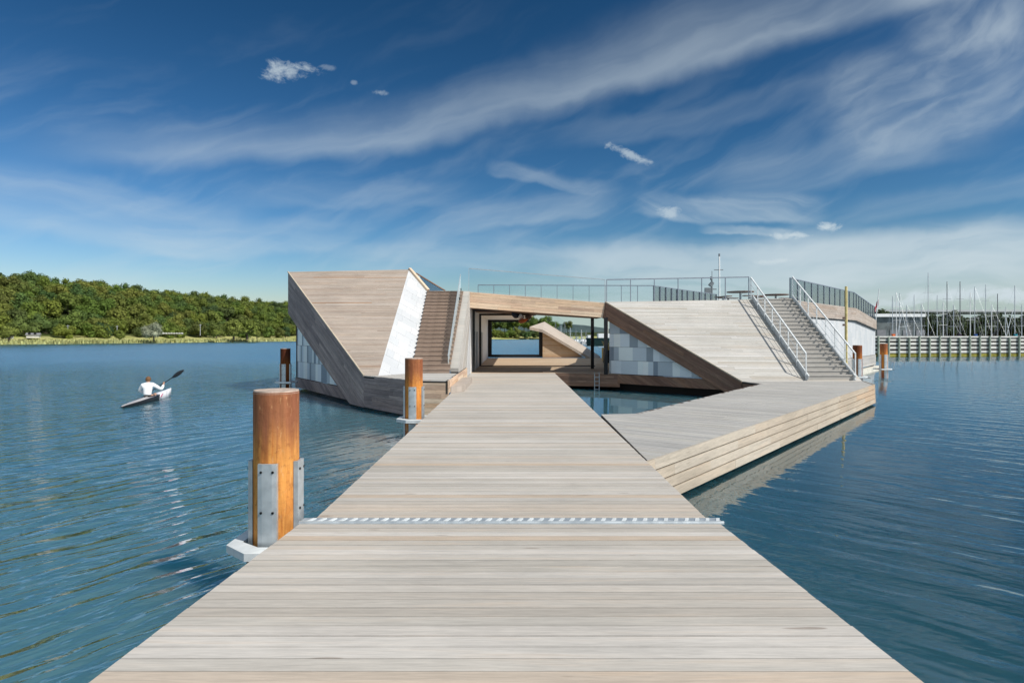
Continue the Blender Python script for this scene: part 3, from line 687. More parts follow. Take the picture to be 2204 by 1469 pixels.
cap = [U(1140, 703, 56.0), U(1172, 692, 57.5), U(1292, 766, 57.5), U(1282, 776, 56.0), U(1168, 709, 56.0)]
mb = MB(); cn = (cap[1] - cap[0]).cross(cap[3] - cap[0]).normalized(); cn = cn if cn.z > 0 else -cn
mb.faces(cap + [p - P(0, 0, .25) for p in cap], [(0, 1, 2, 3, 4), (9, 8, 7, 6, 5), (0, 4, 9, 5), (4, 3, 8, 9), (3, 2, 7, 8), (2, 1, 6, 7), (1, 0, 5, 6)]); mb.build('ramp_coping', 'slope_wood', CH)
mb = MB(); g0, g1, g2, g3 = U(1174, 690, 57.6), U(1250, 737, 57.6), U(1250, 712, 57.6), U(1186, 672, 57.6)
mb.prism([g0, g1, g2, g3], (0, .015, 0)); mb.build('ramp_glass', 'glass', CH)
for (u, v0, v1, d) in ((1275, 684, 793, 37.6), (1304, 683, 806, 31.95)):
    q = U(u, v1, d); tp = U(u, v0, d); mb = MB(); mb.box((q.x - .09, q.y - .06, .8), (q.x + .09, q.y + .06, tp.z)); mb.build('steel_column', 'black_metal', CH)
# right wing ---------------------------------------------------
BL = P(9.63, 27.3, .78); BR = P(14.75, 27.4, .78); TL = P(4.65, 32.4, 4.38); TR = P(14.0, 32.6, 4.5)
nR = (BR - BL).cross(TL - BL).normalized(); nR = nR if nR.z > 0 else -nR
TR = Ppl(1705, 643, BL, nR)
clad('right_slope', 'pale_slope_wood', [BL, BR, TR, TL], XD, .125, CH, nR, (3, 6))
nB2 = P(-.715, -.70, 0); dv = P(0, 0, -.87)
q1 = TL.lerp(BL, .93) + dv; q1.z = max(q1.z, .12)
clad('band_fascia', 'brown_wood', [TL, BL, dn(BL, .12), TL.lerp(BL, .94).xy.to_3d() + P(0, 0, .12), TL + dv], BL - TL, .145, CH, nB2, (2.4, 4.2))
inw2 = -nB2 * .22; t0, t1 = TL + inw2, BL + inw2
def onr(k, z): q = t0.lerp(t1, k); return P(q.x, q.y, z)
clad('tiled_wall', 'tile_blue', [onr(.80, .82), onr(.012, .82), onr(.012, 3.5), onr(.04, 3.55)], (BL - TL).xy.to_3d(), .66, CH, nB2, (.24, .62), .012, .02, .001, .05, 0)
t0, t1 = TL - nB2 * .14, BL - nB2 * .14
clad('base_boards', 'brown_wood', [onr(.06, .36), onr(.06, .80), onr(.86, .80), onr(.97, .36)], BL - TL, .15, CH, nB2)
mb = MB(); q0, q1_ = TL - nB2 * .6, BL - nB2 * .6; mb.prism([dn(q0, -.3), dn(q1_, -.3), dn(q1_, .3), dn(q0, .3)], P(.3, .3, 0)); mb.build('float_hull', 'dark_sub', CH)
mb = MB(); mb.bar(BL + nR * .004, TL + nR * .004, .05, .05); mb.build('slope_edge_trim', 'skirt_wood', CH)
# right staircase on the slope
def onS(u, v): return Ppl(u, v, BL, nR)
Lb, Lt, Rb, Rt = onS(1738, 818), onS(1619, 645), onS(1838, 818), onS(1703, 643)
st2 = empty('staircase'); st2.parent = CH; st2['label'] = 'grey open stairs with handrails climbing the pale slope'
N = 20
for i in range(N):
    f0, f1 = i / N, (i + .92) / N
    a, b2, c2, d2 = Lb.lerp(Lt, f0), Rb.lerp(Rt, f0), Rb.lerp(Rt, f1), Lb.lerp(Lt, f1)
    zt = Lb.lerp(Lt, (i + 1) / N).z + .05
    mb = MB(); mb.prism([dn(a, zt), dn(b2, zt), dn(c2, zt), dn(d2, zt)], (0, 0, -.05)); mb.prism([dn(a + P(0, .03, 0), zt - .052), dn(b2 + P(0, .03, 0), zt - .052), dn(b2 + P(0, .03, 0), b2.z + .0), dn(a + P(0, .03, 0), a.z + .0)], (0, .02, 0)); mb.build('step', 'pale_slope_wood', st2)
for (p, q) in ((Lb, Lt), (Rb, Rt)):
    mb = MB(); mb.bar(p + nR * .12, q + nR * .12, .05, .24, nR); mb.build('stringer', 'white_steel', st2)
for si, (p, q, nm) in enumerate(((Lb, Lt, 'left'), (Rb, Rt, 'right'))):
    off = P(-.06, 0, 0) if si == 0 else P(.06, 0, 0)
    rl = empty('stair_railing'); rl.parent = CH
    H = P(0, 0, 1.12)
    mb = MB(); mb.bar(p + off + H, q + off + H, .055, .055); mb.build('handrail', 'white_steel', rl)
    for k in range(8):
        f = k / 7; z0 = p.lerp(q, f) + off; mb = MB(); mb.bar(z0 + P(0, 0, .02), z0 + H, .05, .03); mb.build('post', 'white_steel' if k < 7 else 'rail_steel', rl)
    for f in (.36, .68):
        mb = MB(); mb.bar(p + off + P(0, 0, 1.12 * f), q + off + P(0, 0, 1.12 * f), .012, .012); mb.build('wire', 'rail_steel', rl)
# glass guard along the crest of the right slope and over the beam
def guard(name, pts, n, post_m, H=1.1, glass=True, pw_=.045, pd=.02, rail=.035, top=None):
    rl = empty(name); rl.parent = CH
    mb = MB()
    for a, b2 in zip(pts[:-1], pts[1:]): mb.bar(a + P(0, 0, H), b2 + P(0, 0, H), rail, rail)
    mb.build('handrail', top or post_m, rl)
    for a, b2, m in zip(pts[:-1], pts[1:], n):
        for k in range(m + 1):
            if k == m and b2 is not pts[-1]: continue
            q = a.lerp(b2, k / m); mb = MB(); mb.bar(q + P(0, 0, -.02), q + P(0, 0, H), pw_, pd, (b2 - a).normalized()); mb.build('post', post_m, rl)
        if glass:
            mb = MB(); dx = (b2 - a).normalized() * .03
            mb.prism([a + dx + P(0, 0, .05), b2 - dx + P(0, 0, .05), b2 - dx + P(0, 0, H - .03), a + dx + P(0, 0, H - .03)], P(.0, .012, 0)); mb.build('glass_panel', 'glass', rl)
    return rl
gTL = TL + P(.08, .1, .02); gTR = Lt + P(-.15, .05, .05)
guard('glass_guard', [gTL, gTR], [6], 'slate_rail', 1.1, True, .055, .03, .05)
guard('glass_guard', [b0 + P(-.05, .1, .05), b1 + P(0, .1, .03)], [1], 'rail_steel', 1.13, True, .03, .02, .035)
# roof deck of the right wing
e = P(.6, .8, 0); W0 = P(13.95, 32.0, 4.5)
W1 = P(23.7, 45, 4.62); W2 = P(29.2, 52.3, 3.95)
mb = MB(); mb.prism([TL + P(.1, .1, -.04), P(TR.x, TR.y + .05, 4.42), P(23.6, 45.05, 4.55), P(7.6, 45, 4.5), P(6.2, 38.5, 4.45)], (0, 0, -.25)); mb.build('roof_deck', 'platform_wood', CH)
mb = MB(); mb.faces([P(23.6, 45.05, 4.5), P(29.15, 52.35, 3.9), P(20, 57, 3.9), P(9, 57, 4.5), P(7.6, 45, 4.5)], [(0, 1, 2, 3, 4)]); mb.build('roof_deck', 'platform_wood', CH)
# east wall
nE = P(.8, -.6, 0)
def we(p, z, out=0.0): return P(p.x + nE.x * out, p.y + nE.y * out, z)
W0b = P(12.3, 29.8, 0)
W00 = P(15.2, 33.7, 0)
clad('white_wall', 'tile_white', [we(W00, 1.22), we(W2, 1.22), we(W2, 3.12), we(W1, 3.66), we(W00, 3.6)], ZU, .5, CH, nE, (1.0, 2.2), .006, .02, .001, .1, 0)
clad('base_boards', 'platform_wood', [we(W00, .42, .05), we(W2, .42, .05), we(W2, 1.2, .05), we(W00, 1.2, .05)], e, .15, CH, nE)
clad('parapet_boards', 'slope_wood', [we(TR + P(.1, .2, 0), 3.72, .10), we(W1, 3.78, .10), we(W1, 4.62, .10), we(TR + P(.1, .2, 0), 4.5, .10)], e, .145, CH, nE)
clad('parapet_boards', 'slope_wood', [we(W1, 3.78, .10), we(W2, 3.24, .10), we(W2, 3.95, .10), we(W1, 4.62, .10)], W2 - W1, .145, CH, nE)
mb = MB(); mb.bar(we(TR, 3.67, .06), we(W1, 3.72, .06), .1, .08); mb.bar(we(W1, 3.72, .06), we(W2, 3.18, .06), .1, .08); mb.build('shadow_gap', 'black_metal', CH)
mb = MB(); mb.prism([we(W2, .3), P(24, 57, .3), P(24, 57, 3.9), we(W2, 3.9)], (-.2, -.2, 0)); mb.build('end_wall', 'tile_white', CH)
mb = MB(); mb.prism([we(P(13.6, 31.5, 0), -.3, .25), we(P(13.6, 31.5, 0), -.3, .42), we(P(29.6, 52.9, 0), -.3, .42), we(P(29.6, 52.9, 0), -.3, -.2)], (0, 0, .62)); mb.build('float_hull', 'pale_concrete', CH)
# end walls enclosing the right wing towards the courtyard
mb = MB(); mb.faces([P(5.3, 32.3, .8), P(7.6, 45, .8), P(7.6, 45, 4.4), P(5.3, 32.3, 3.6)], [(0, 1, 2, 3)])
# (left open: the passage looks out through this side)
guard('roof_railing', [we(TR, 4.5, .05) + P(-.12, .1, 0), we(W1, 4.6, -.05), we(W2, 3.93, -.05)], [11, 9], 'slate_rail', 1.12, True, .055, .03, .045)
guard('roof_railing', [P(-2.0, 38.4, 4.6), P(8.2, 37.6, 4.5)], [11], 'slate_rail', 1.1, True, .085, .03, .05)
guard('roof_railing', [P(8.2, 37.6, 4.5), P(11.2, 41.5, 4.5), P(14.2, 45.2, 4.5)], [6, 5], 'slate_rail', 1.1, True, .10, .03, .04)
# bathing platform ----------------------------------------------
PF = thing('bathing_platform', 'low grey boarded platform with stacked plank side right of the pier', 'platform', (0, 0, 0))
zp = .78
f0_ = P(2.06, 9.8, zp); f1_ = P(14.06, 25.25, zp); f2_ = P(14.76, 27.38, zp); f3_ = P(9.66, 27.28, zp); f4_ = P(9.9, 25.9, zp); f5_ = P(3.02, 15.9, zp)
perp = P(.79, -.61, 0)
mb = MB()
for poly in ([f0_, f1_, f4_, f5_, P(2.16, 15.75, zp)], [f1_, f2_, f3_, f4_]):
    boards(mb, poly, perp, .125, .006, .03, (2.4, 4.8), ZU, .001); backing(mb, poly, ZU, .032, .12, 1)
mb.build('deck_boards', ['platform_wood', 'dark_sub'], PF)
nf_ = P(.79, -.61, 0); d_ = (f1_ - f0_)
for k in range(4):
    zt = zp + .015 - k * .180; off = nf_ * (.03 + .006 * k); poly = [f0_ + off - d_ * .02, f1_ + off, f1_ + off, f0_ + off - d_ * .02]
    a, b2 = dn(poly[0], zt), dn(poly[1], zt)
    mb = MB(); boards(mb, [a, b2, dn(b2, zt - .160), dn(a, zt - .160)], d_, .174, .002, .05, (2.4, 5.4), nf_, .003); mb.build('side_plank', 'skirt_wood', PF)
a, b2 = f1_ + nf_ * .03, f2_ + P(.06, 0, 0)
for k in range(4):
    zt = zp + .015 - k * .18; mb = MB(); boards(mb, [dn(a, zt), dn(b2, zt), dn(b2, zt - .160), dn(a, zt - .160)], b2 - a, .174, .002, .04, (2.4, 5.4), (1, -.3, 0), .002); mb.build('side_plank', 'skirt_wood', PF)
clad('pool_fascia', 'brown_wood', [f3_, f4_, dn(f4_, .1), dn(f3_, .1)], f4_ - f3_, .15, PF, (-1, 0, 0))
clad('pool_fascia', 'brown_wood', [f4_, f5_, dn(f5_, .1), dn(f4_, .1)], f5_ - f4_, .15, PF, (-1, 1, 0))
mb = MB(); mb.prism([P(2.25, 10.6, -.4), P(13.5, 25.1, -.4), P(14.4, 27.2, -.4), P(10.1, 27.2, -.4), P(3.0, 15.2, -.4)], (0, 0, 1.0)); mb.build('pontoon', 'dark_sub', PF)
# ladder into the pool
ld = thing('pool_ladder', 'small galvanised ladder hanging into the enclosed pool from the deck edge', 'ladder', (0, 0, 0))
lx0, lx1 = U(1280, 800, 32.15).x, U(1290, 800, 32.15).x
for x in (lx0, lx1):
    mb = MB(); mb.tube([(x, 32.35, .9), (x, 32.2, .85), (x, 32.18, -.5)], .022, 6); mb.build('rail', 'rail_steel', ld)
for z in (.05, .25, .45, .65):
    mb = MB(); mb.tube([(lx0, 32.18, z), (lx1, 32.18, z)], .018, 6); mb.build('rung', 'rail_steel', ld)

# ------------------------------------------------------------------ roof furniture and other small things
def picnic(x, y, z, label):
    t_ = thing('picnic_table', label, 'table', (x, y, z), .3, 'brown round picnic tables on the roof deck')
    mb = MB(); mb.tube([(0, 0, .71), (0, 0, .76)], .76, 20); mb.build('table_top', 'table_brown', t_)
    mb = MB(); mb.tube([(0, 0, .0), (0, 0, .7)], .06, 8); mb.box((-.9, -.04, .05), (.9, .04, .12)); mb.box((-.04, -.9, .05), (.04, .9, .12)); mb.build('frame', 'rail_steel', t_)
    for k in range(4):
        M = Matrix.Rotation(k * math.pi / 2, 4, 'Z'); mb = MB(); mb.box((-.62, 1.0, .42), (.62, 1.32, .47), 0, M); s_ = mb.build('bench_seat', 'table_brown', t_)
        mb = MB(); mb.box((-.04, 1.1, .0), (.04, 1.2, .42), 0, M); mb.box((-.03, .1, .06), (.03, 1.1, .12), 0, M); mb.build('support', 'rail_steel', s_)
picnic(13.2, 37.6, 4.5, 'brown round picnic table behind the top of the right staircase railing')
picnic(16.3, 40.2, 4.5, 'second brown picnic table on the roof, nearer the dark railing')
ml = thing('light_mast', 'dark slender mast with instruments standing behind the roof deck glass', 'mast', (21.5, 70, 0))
mb = MB(); mb.tube([(0, 0, -1), (0, 0, 8.8)], [.16, .10], 8); mb.tube([(.02, 0, 8.8), (.02, 0, 9.7)], .03, 6); mb.build('pole', 'dark_mast', ml)
mb = MB(); mb.tube([(-.05, 0, 8.75), (-.05, 0, 9.1)], .14, 8); mb.tube([(-.2, 0, 8.1), (.1, 0, 8.5)], [.24, .2], 8); mb.build('lantern', 'dark_mast', ml)
mb = MB(); mb.box((-.75, -.15, 7.3), (-.1, .15, 7.9)); mb.box((-.1, -.06, 7.7), (.5, .06, 7.8)); mb.build('instrument_box', 'dark_mast', ml)
fp = thing('flagpole', 'tall white flagpole with a thin crossarm behind the roof deck', 'flagpole', (23.9, 75, 0))
mb = MB(); mb.tube([(0, 0, -1), (0, 0, 11.9)], [.17, .08], 8); mb.build('pole', 'white_paint', fp)
mb = MB(); mb.box((-.6, -.03, 10.3), (.45, .03, 10.38)); mb.build('crossarm', 'dark_mast', fp)
mb = MB(); mb.tube([(0, 0, 11.9), (0, 0, 12.2)], .1, 8); mb.build('finial', 'dark_mast', fp)
yp = thing('depth_post', 'weathered yellow timber post rising beside the white wall', 'post', (16.95, 33.0, .3))
mb = MB(); mb.tube([(0, 0, 0), (0, 0, 4.9)], [.075, .065], 8); mb.build('post', 'yellow_wood', yp)
mb = MB()
for z in (2.9, 3.25): mb.box((-.16, -.05, z), (-.02, .05, z + .1))
mb.build('hook', 'table_brown', yp)
fl = thing('flag', 'small red flag on a slanting pole beyond the clubhouse corner', 'flag', (32.0, 57.5, 2.0))
mb = MB(); mb.tube([(-.25, 0, -2), (.45, 0, 4.9)], [.05, .03], 6); mb.build('pole', 'white_paint', fl)
mb = MB(); vs = []; fs = []
for i in range(9):
    for j in range(5):
        s = i / 8; vs.append((.42 - .06 * j * .15 - s * .52, .1 * math.sin(s * 7), 3.95 - s * .95 - j * .13 + .03 * math.sin(s * 9 + j)))
for i in range(8):
    for j in range(4): fs.append((i * 5 + j, i * 5 + j + 1, i * 5 + 6 + j, i * 5 + 5 + j))
mb.faces(vs, fs); mb.build('cloth', 'flag_red', fl, True)
# things kept under the roof
def small_kayak_mesh(mb, L, w, M, mi=0):
    n = 12; vs = []
    for i in range(n + 1):
        s = i / n; ww = w * (math.sin(math.pi * s) ** .7) * .5 + .01; zz = .12 * (2 * s - 1) ** 4
        for (a, h) in ((-1, .02), (-.75, -.13), (0, -.17), (.75, -.13), (1, .02), (0, .09)): vs.append(M @ V((a * ww, (s - .5) * L, h * (.35 + .65 * math.sin(math.pi * s)) + zz)))
    fs = [(i * 6 + j, i * 6 + (j + 1) % 6, i * 6 + 6 + (j + 1) % 6, i * 6 + 6 + j) for i in range(n) for j in range(6)]
    mb.faces(vs, fs, mi)
for i, (u, v, d, m, lb) in enumerate(((1111, 678, 36.0, 'cloth_dark', 'dark kayak hanging end-on under the roof beam'), (1122, 681, 36.3, 'boat_white', 'white kayak hanging end-on under the roof beam, middle of its row'), (1137, 681, 36.2, 'table_brown', 'maroon kayak hanging end-on under the roof beam, rightmost of its row'), (1124, 690, 36.0, 'orange_paint', 'orange kayak slung lowest under the roof beam'))):
    q = U(u, v, d + 1.0); M = Matrix.Translation(q) @ Matrix.Rotation(.10 * (i - 1.5), 4, 'Z') @ Matrix.Rotation(.5 * (i - 1), 4, 'Y')
    mb = MB(); small_kayak_mesh(mb, 2.6, .36 if i < 3 else .26, M); o_ = mb.build('stored_kayak', m); tag(o_, lb, 'kayak', 'kayaks stored under the roof')
q = U(1313, 785, 46); bn = thing('planter', 'dark planter box with pale dry plant beside the steel column', 'planter', (q.x, q.y, .8))
mb = MB(); mb.box((-.45, -.4, 0), (.5, .4, .9)); mb.build('box', 'black_metal', bn)
mb = MB(); r = random.Random(9)
for i in range(60):
    a = r.uniform(0, 6.28); l = r.uniform(.3, .7); p0 = P(r.uniform(-.3, .3), r.uniform(-.25, .25), .88); tp = p0 + P(math.cos(a) * l * .4, math.sin(a) * l * .3, l)
    mb.bar(p0, tp, .05, .012)
mb.build('plant', 'yellow_wood', bn)
q = U(1302, 785, 50); o_ = thing('timber_post', 'stubby tan timber bollard near the dark planter', 'bollard', (q.x, q.y, .8))
mb = MB(); mb.box((-.22, -.2, 0), (.22, .2, 1.0)); mb.build('body', 'yellow_wood', o_)
# dark green boat beyond the passage
vb = thing('workboat', 'dark green hulled workboat with white cabin moored beyond the passage', 'boat', (31.2, 195, 0))
vs = []; hull = ((-9, .25, .0), (-7.5, 1.9, 0), (-2, 2.4, 0), (5, 2.4, 0), (10, 2.2, .2), (13, .3, .7))
for x, w, h in hull: vs += [(x, -w, 2.25 + h), (x + .3, -w * .75, -.4), (x + .3, w * .75, -.4), (x, w, 2.25 + h)]
fs = [(i * 4 + j, i * 4 + j + 1, i * 4 + 5 + j, i * 4 + 4 + j) for i in range(5) for j in range(3)] + [(0, 1, 2, 3), (23, 22, 21, 20)] + [(i * 4 + 3, i * 4, i * 4 + 4, i * 4 + 7) for i in range(5)]
mb = MB(); mb.faces(vs, fs); mb.build('hull', 'boat_green', vb)
mb = MB(); mb.box((-8.6, -1.2, 2.26), (-6.8, 1.2, 3.1)); mb.box((-5.5, -1.7, 2.26), (1.5, 1.7, 3.6)); mb.build('cabin', 'boat_white', vb)
mb = MB(); mb.box((-3.6, -.6, 3.6), (-2.4, .6, 8.2)); mb.build('funnel', 'pale_concrete', vb)

# ------------------------------------------------------------------ breakwater and marina
bw = thing('breakwater', 'long timber breakwater with pale horizontal planks and green posts', 'breakwater', (0, 0, 0))
bA, bB = P(40, 84.2, 0), P(96, 91.0, 0); bd_ = (bB - bA).normalized(); bn_ = P(bd_.y, -bd_.x, 0); BLn = (bB - bA).length
for z0, z1, m in ((.02, .38, 'algae'), (.5, .82, 'breakwater_white'), (1.04, 1.36, 'breakwater_white'), (1.58, 1.88, 'breakwater_white'), (2.08, 2.34, 'breakwater_white')):
    mb = MB(); mb.prism([bA + bn_ * .2 + P(0, 0, z0), bB + bn_ * .2 + P(0, 0, z0), bB + bn_ * .2 + P(0, 0, z1), bA + bn_ * .2 + P(0, 0, z1)], -bn_ * .08); mb.build('plank', m, bw)
mb = MB(); mb.prism([bA - bn_ * .9 + P(0, 0, -1), bB - bn_ * .9 + P(0, 0, -1), bB - bn_ * .9 + P(0, 0, 2.5), bA - bn_ * .9 + P(0, 0, 2.5)], -bn_ * .2); mb.build('back_planking', 'dark_sub', bw)
mb = MB(); mb.prism([bA + bn_ * .3 + P(0, 0, 2.52), bB + bn_ * .3 + P(0, 0, 2.52), bB - bn_ * 1.6 + P(0, 0, 2.52), bA - bn_ * 1.6 + P(0, 0, 2.52)], (0, 0, .2)); mb.build('walkway', 'breakwater_white', bw)
s = .5
while s < BLn:
    q = bA + bd_ * s + bn_ * .34; mb = MB(); mb.tube([q + P(0, 0, -1), q + P(0, 0, R.choice((2.56, 2.6, 2.7)))], .13, 8); mb.build('post', 'breakwater_green', bw); s += 1.46
ORD = 'first second third fourth fifth sixth seventh eighth ninth tenth eleventh twelfth thirteenth fourteenth fifteenth sixteenth seventeenth eighteenth nineteenth twentieth'.split()
def yacht(x, y, top, label, cover, mm, rz, mr=.075, spread=True):
    L = 6.5 + top * .22; root = thing('sailing_yacht', label, 'sailboat', (x, y, 0), rz, 'sailing yachts moored behind the breakwater')
    vs = []
    for s, w, h in ((0, .75, .0), (.25, 1.0, -.05), (.5, 1.08, -.06), (.75, .8, .0), (.92, .35, .12), (1, .03, .2)):
        yy = (s - .5) * L; w *= L / 8.5
        vs += [(-w, yy, 1.05 + h), (-w * .6, yy * .97, -.2), (w * .6, yy * .97, -.2), (w, yy, 1.05 + h)]
    fs = [(i * 4 + j, i * 4 + j + 1, i * 4 + 5 + j, i * 4 + 4 + j) for i in range(5) for j in range(3)] + [(0, 1, 2, 3)] + [(i * 4 + 3, i * 4, i * 4 + 4, i * 4 + 7) for i in range(5)]
    mb = MB(); mb.faces(vs, fs); mb.build('hull', 'boat_white', root)
    mb = MB(); mb.prism([(-.6, -L * .12, 1.03), (.6, -L * .12, 1.03), (.45, L * .22, 1.03), (-.45, L * .22, 1.03)], (0, 0, .62)); mb.build('cabin', 'boat_white', root)
    mb = MB(); mb.tube([(0, .4, 1.5), (0, .4, top)], [mr, mr * .7], 7); ma = mb.build('mast', mm, root)
    if spread:
        for f in (.45, .72): mb = MB(); mb.bar((-.75, .4, 1.5 + (top - 1.5) * f), (.75, .4, 1.5 + (top - 1.5) * f), .04, .04); mb.build('spreader', mm, ma)
    mb = MB(); mb.tube([(0, .3, 2.2), (0, -L * .42, 2.3)], .05, 6); bo = mb.build('boom', mm, root)
    mb = MB(); mb.tube([(0, .25, 2.36), (0, -L * .2, 2.42), (0, -L * .42, 2.4)], [.18, .16, .08], 8); mb.build('sail_cover', cover, bo)
    mb = MB()
    for a, b2 in (((0, L * .48, 1.2), (0, .4, top - .2)), ((0, -L * .48, 1.1), (0, .4, top)), ((-.95, .3, 1.1), (0, .4, top * .9)), ((.95, .3, 1.1), (0, .4, top * .9))): mb.bar(a, b2, .010, .010)
    mb.build('stay', 'mast_metal', root)
    return root
masts = [(1919.6, 637, 'mast_metal'), (1929.4, 628.6, 'white_paint'), (1936, 630, 'mast_metal'), (1952, 655, 'mast_metal'), (1967, 634, 'mast_metal'), (1983, 652, 'mast_metal'), (1997, 587, 'mast_metal'), (2016, 635, 'mast_metal'), (2031, 650, 'white_paint'), (2038, 605.7, 'dark_mast'), (2052, 655, 'mast_metal'), (2067.4, 605.7, 'dark_mast'), (2088, 628.6, 'white_paint'), (2098, 617, 'mast_metal'), (2120.5, 612, 'mast_metal'), (2134, 655, 'white_paint'), (2148, 632, 'dark_mast'), (2165, 660, 'mast_metal'), (2185, 614, 'mast_metal'), (2200, 655, 'mast_metal')]
covs = ['boat_white', 'sail_blue', 'boat_white', 'kayak_grey', 'sail_dark', 'teal_cover', 'boat_white']
for i, (u, v, mm) in enumerate(masts):
    d = 99 + (i * 37 % 5) * 5.5; q = U(u, v, d)
    lb = ORD[i] + ' mast from the left among the yachts behind the breakwater'
    if i == 6: lb = 'yacht with the tallest, thinnest mast behind the breakwater'
    yacht(q.x, d - .4, q.z, lb, covs[i % 7], mm, R.uniform(-.25, .25), .085 if mm == 'dark_mast' else .07)
for i, (u, vt, lb) in enumerate(((1942, 672, 'left pale A-frame crane on the quay behind the breakwater'), (2171, 668, 'right crossed pale A-frame crane behind the breakwater'))):
    d = 94; q = U(u, vt, d); cr = thing('mast_crane', lb, 'crane', (q.x, d, 2.0))
    mb = MB(); h = q.z - 2
    if i == 0: mb.bar((-.9, 0, 0), (0, 0, h), .06); mb.bar((.9, 0, 0), (0, 0, h), .06); mb.bar((-.45, 0, h / 2), (.45, 0, h / 2), .05)
    else: mb.bar((-.5, 0, 0), (.6, 0, h), .06); mb.bar((.3, 0, 0), (-.6, 0, h), .06)
    mb.build('leg', 'white_steel', cr)
for u, m, lb in ((1923, 'orange_paint', 'orange lifebuoy locker on the breakwater walkway'), (2100, 'sail_blue', 'blue locker on the breakwater walkway'), (2186, 'teal_cover', 'turquoise locker on the breakwater walkway'), (2066, 'sail_dark', 'dark maroon locker on the breakwater walkway')):
    q = U(u, 724, 90.6 if u > 2000 else 86.6); t_ = thing('locker', lb, 'locker', (q.x, q.y, 2.72))
    mb = MB(); mb.box((-.17, -.15, 0), (.17, .15, .26)); mb.build('body', m, t_)
    mb = MB(); mb.box((-.19, -.17, .262), (.19, .17, .30)); mb.build('lid', m, t_)
# boathouse with white fascia, bridge behind
sh = thing('boathouse', 'long dark boathouse with a white roof fascia behind the yachts', 'building', (0, 0, 0))
q0, q1_ = U(1850, 700, 150), U(1990, 700, 150)
mb = MB(); mb.box((q0.x, 150.3, 0), (q1_.x - .3, 160, 7.4)); mb.build('wall', 'dark_shed', sh)
mb = MB(); mb.box((q0.x - .4, 149.6, 7.2), (q1_.x, 161, 7.9)); mb.build('roof', 'white_paint', sh)
for k in range(5):
    x = q0.x + 1.2 + k * 3; mb = MB(); mb.box((x, 150.2, .4), (x + 2.0, 150.3, 4.2)); mb.build('door', 'roof_grey', sh)
br = thing('road_bridge', 'long flat pale bridge deck crossing above the dark trees', 'bridge', (0, 0, 0))
mb = MB(); mb.box((150, 300, 14.1), (420, 309, 15.0)); mb.build('deck', 'bridge_grey', br)
mb = MB(); mb.box((150, 299.4, 12.8), (420, 299.9, 14.05)); mb.build('girder', 'bridge_dark', br)
for x in range(160, 420, 32):
    mb = MB(); mb.box((x, 302, 0), (x + 1.6, 307, 14)); mb.build('pier', 'bridge_grey', br)
# jetty and posts of the marina seen through the passage
jt = thing('marina_jetty', 'low grey jetty with posts beyond the passage', 'jetty', (0, 0, 0))
q0, q1_ = U(1170, 735, 210), U(1300, 735, 210)
mb = MB(); mb.box((q0.x, 210, .2), (q1_.x, 212, 1.0)); mb.build('deck', 'grey_paint', jt)
for k in range(12):
    mb = MB(); x = q0.x + (q1_.x - q0.x) * k / 11; mb.tube([(x, 209.8, -1), (x, 209.8, 2.6)], .16, 6); mb.build('post', 'grey_paint', jt)
for i, (u, v) in enumerate(((1196, 690), (1208, 700), (1216, 692), (1228, 704), (1240, 706), (1252, 709), (1262, 711))):
    q = U(u, v, 232); yacht(q.x, 232, q.z, ORD[i] + ' mast from the left among distant yachts seen through the passage', 'boat_white', 'mast_metal' if i % 2 else 'dark_mast', .2, .13)

# ------------------------------------------------------------------ kayaker
KX, KY, KR = -14.80, 26.4, math.atan2(.16, .99)
ky = thing('kayak', 'slim racing kayak with black sides and white bow with pink marks', 'kayak', (KX, KY, 0), KR)
st_ = [(-2.45, .02, .09, .04), (-2.2, .06, .12, .0), (-1.6, .12, .15, -.06), (-.9, .16, .18, -.10), (-.3, .18, .21, -.11), (.4, .18, .23, -.11), (.9, .165, .26, -.11), (1.5, .13, .30, -.09), (2.1, .08, .335, -.05), (2.5, .04, .36, .02), (2.68, .012, .37, .12)]
vs = []
for y, w, zt, zb in st_: vs += [(-w, y, zt - .015), (-w * .85, y, zb * .4 + .02), (0, y, zb), (w * .85, y, zb * .4 + .02), (w, y, zt - .015), (0, y, zt + .012)]
mb = MB(); fa = []; 
for i in range(len(st_) - 1):
    for j in range(6):
        yy = st_[i][0]
        if j in (4, 5): mi = 2 if yy < .9 else 1
        else: mi = 0 if yy < .9 else 1
        fa.append(((i * 6 + j, i * 6 + (j + 1) % 6, i * 6 + 6 + (j + 1) % 6, i * 6 + 6 + j), mi))
i0 = len(mb.v); mb.v += [V(p) for p in vs]
for f, mi in fa: mb.f.append(f); mb.mi.append(mi); mb.uv.append([(0, 0)] * 4)
hl = mb.build('hull', ['carbon', 'kayak_white', 'kayak_grey', 'kayak_pink'], ky, True)
mb = MB(); mb.prism([(.158, .98, .12), (.150, 1.12, .12), (.143, 1.30, .24), (.152, 1.18, .24)], (.012, 0, 0)); mb.build('bow_mark', 'kayak_pink', hl)
mb = MB(); pts = [(.15 * math.cos(a), .25 + .42 * math.sin(a), .235) for a in [k * math.pi / 8 for k in range(17)]]; mb.tube(pts, .02, 6, False); mb.build('cockpit_rim', 'carbon', ky)
mb = MB(); mb.faces([(.14 * math.cos(k * math.pi / 8), .25 + .4 * math.sin(k * math.pi / 8), .242) for k in range(16)], [tuple(range(16))]); mb.build('cockpit', 'black_metal', ky)
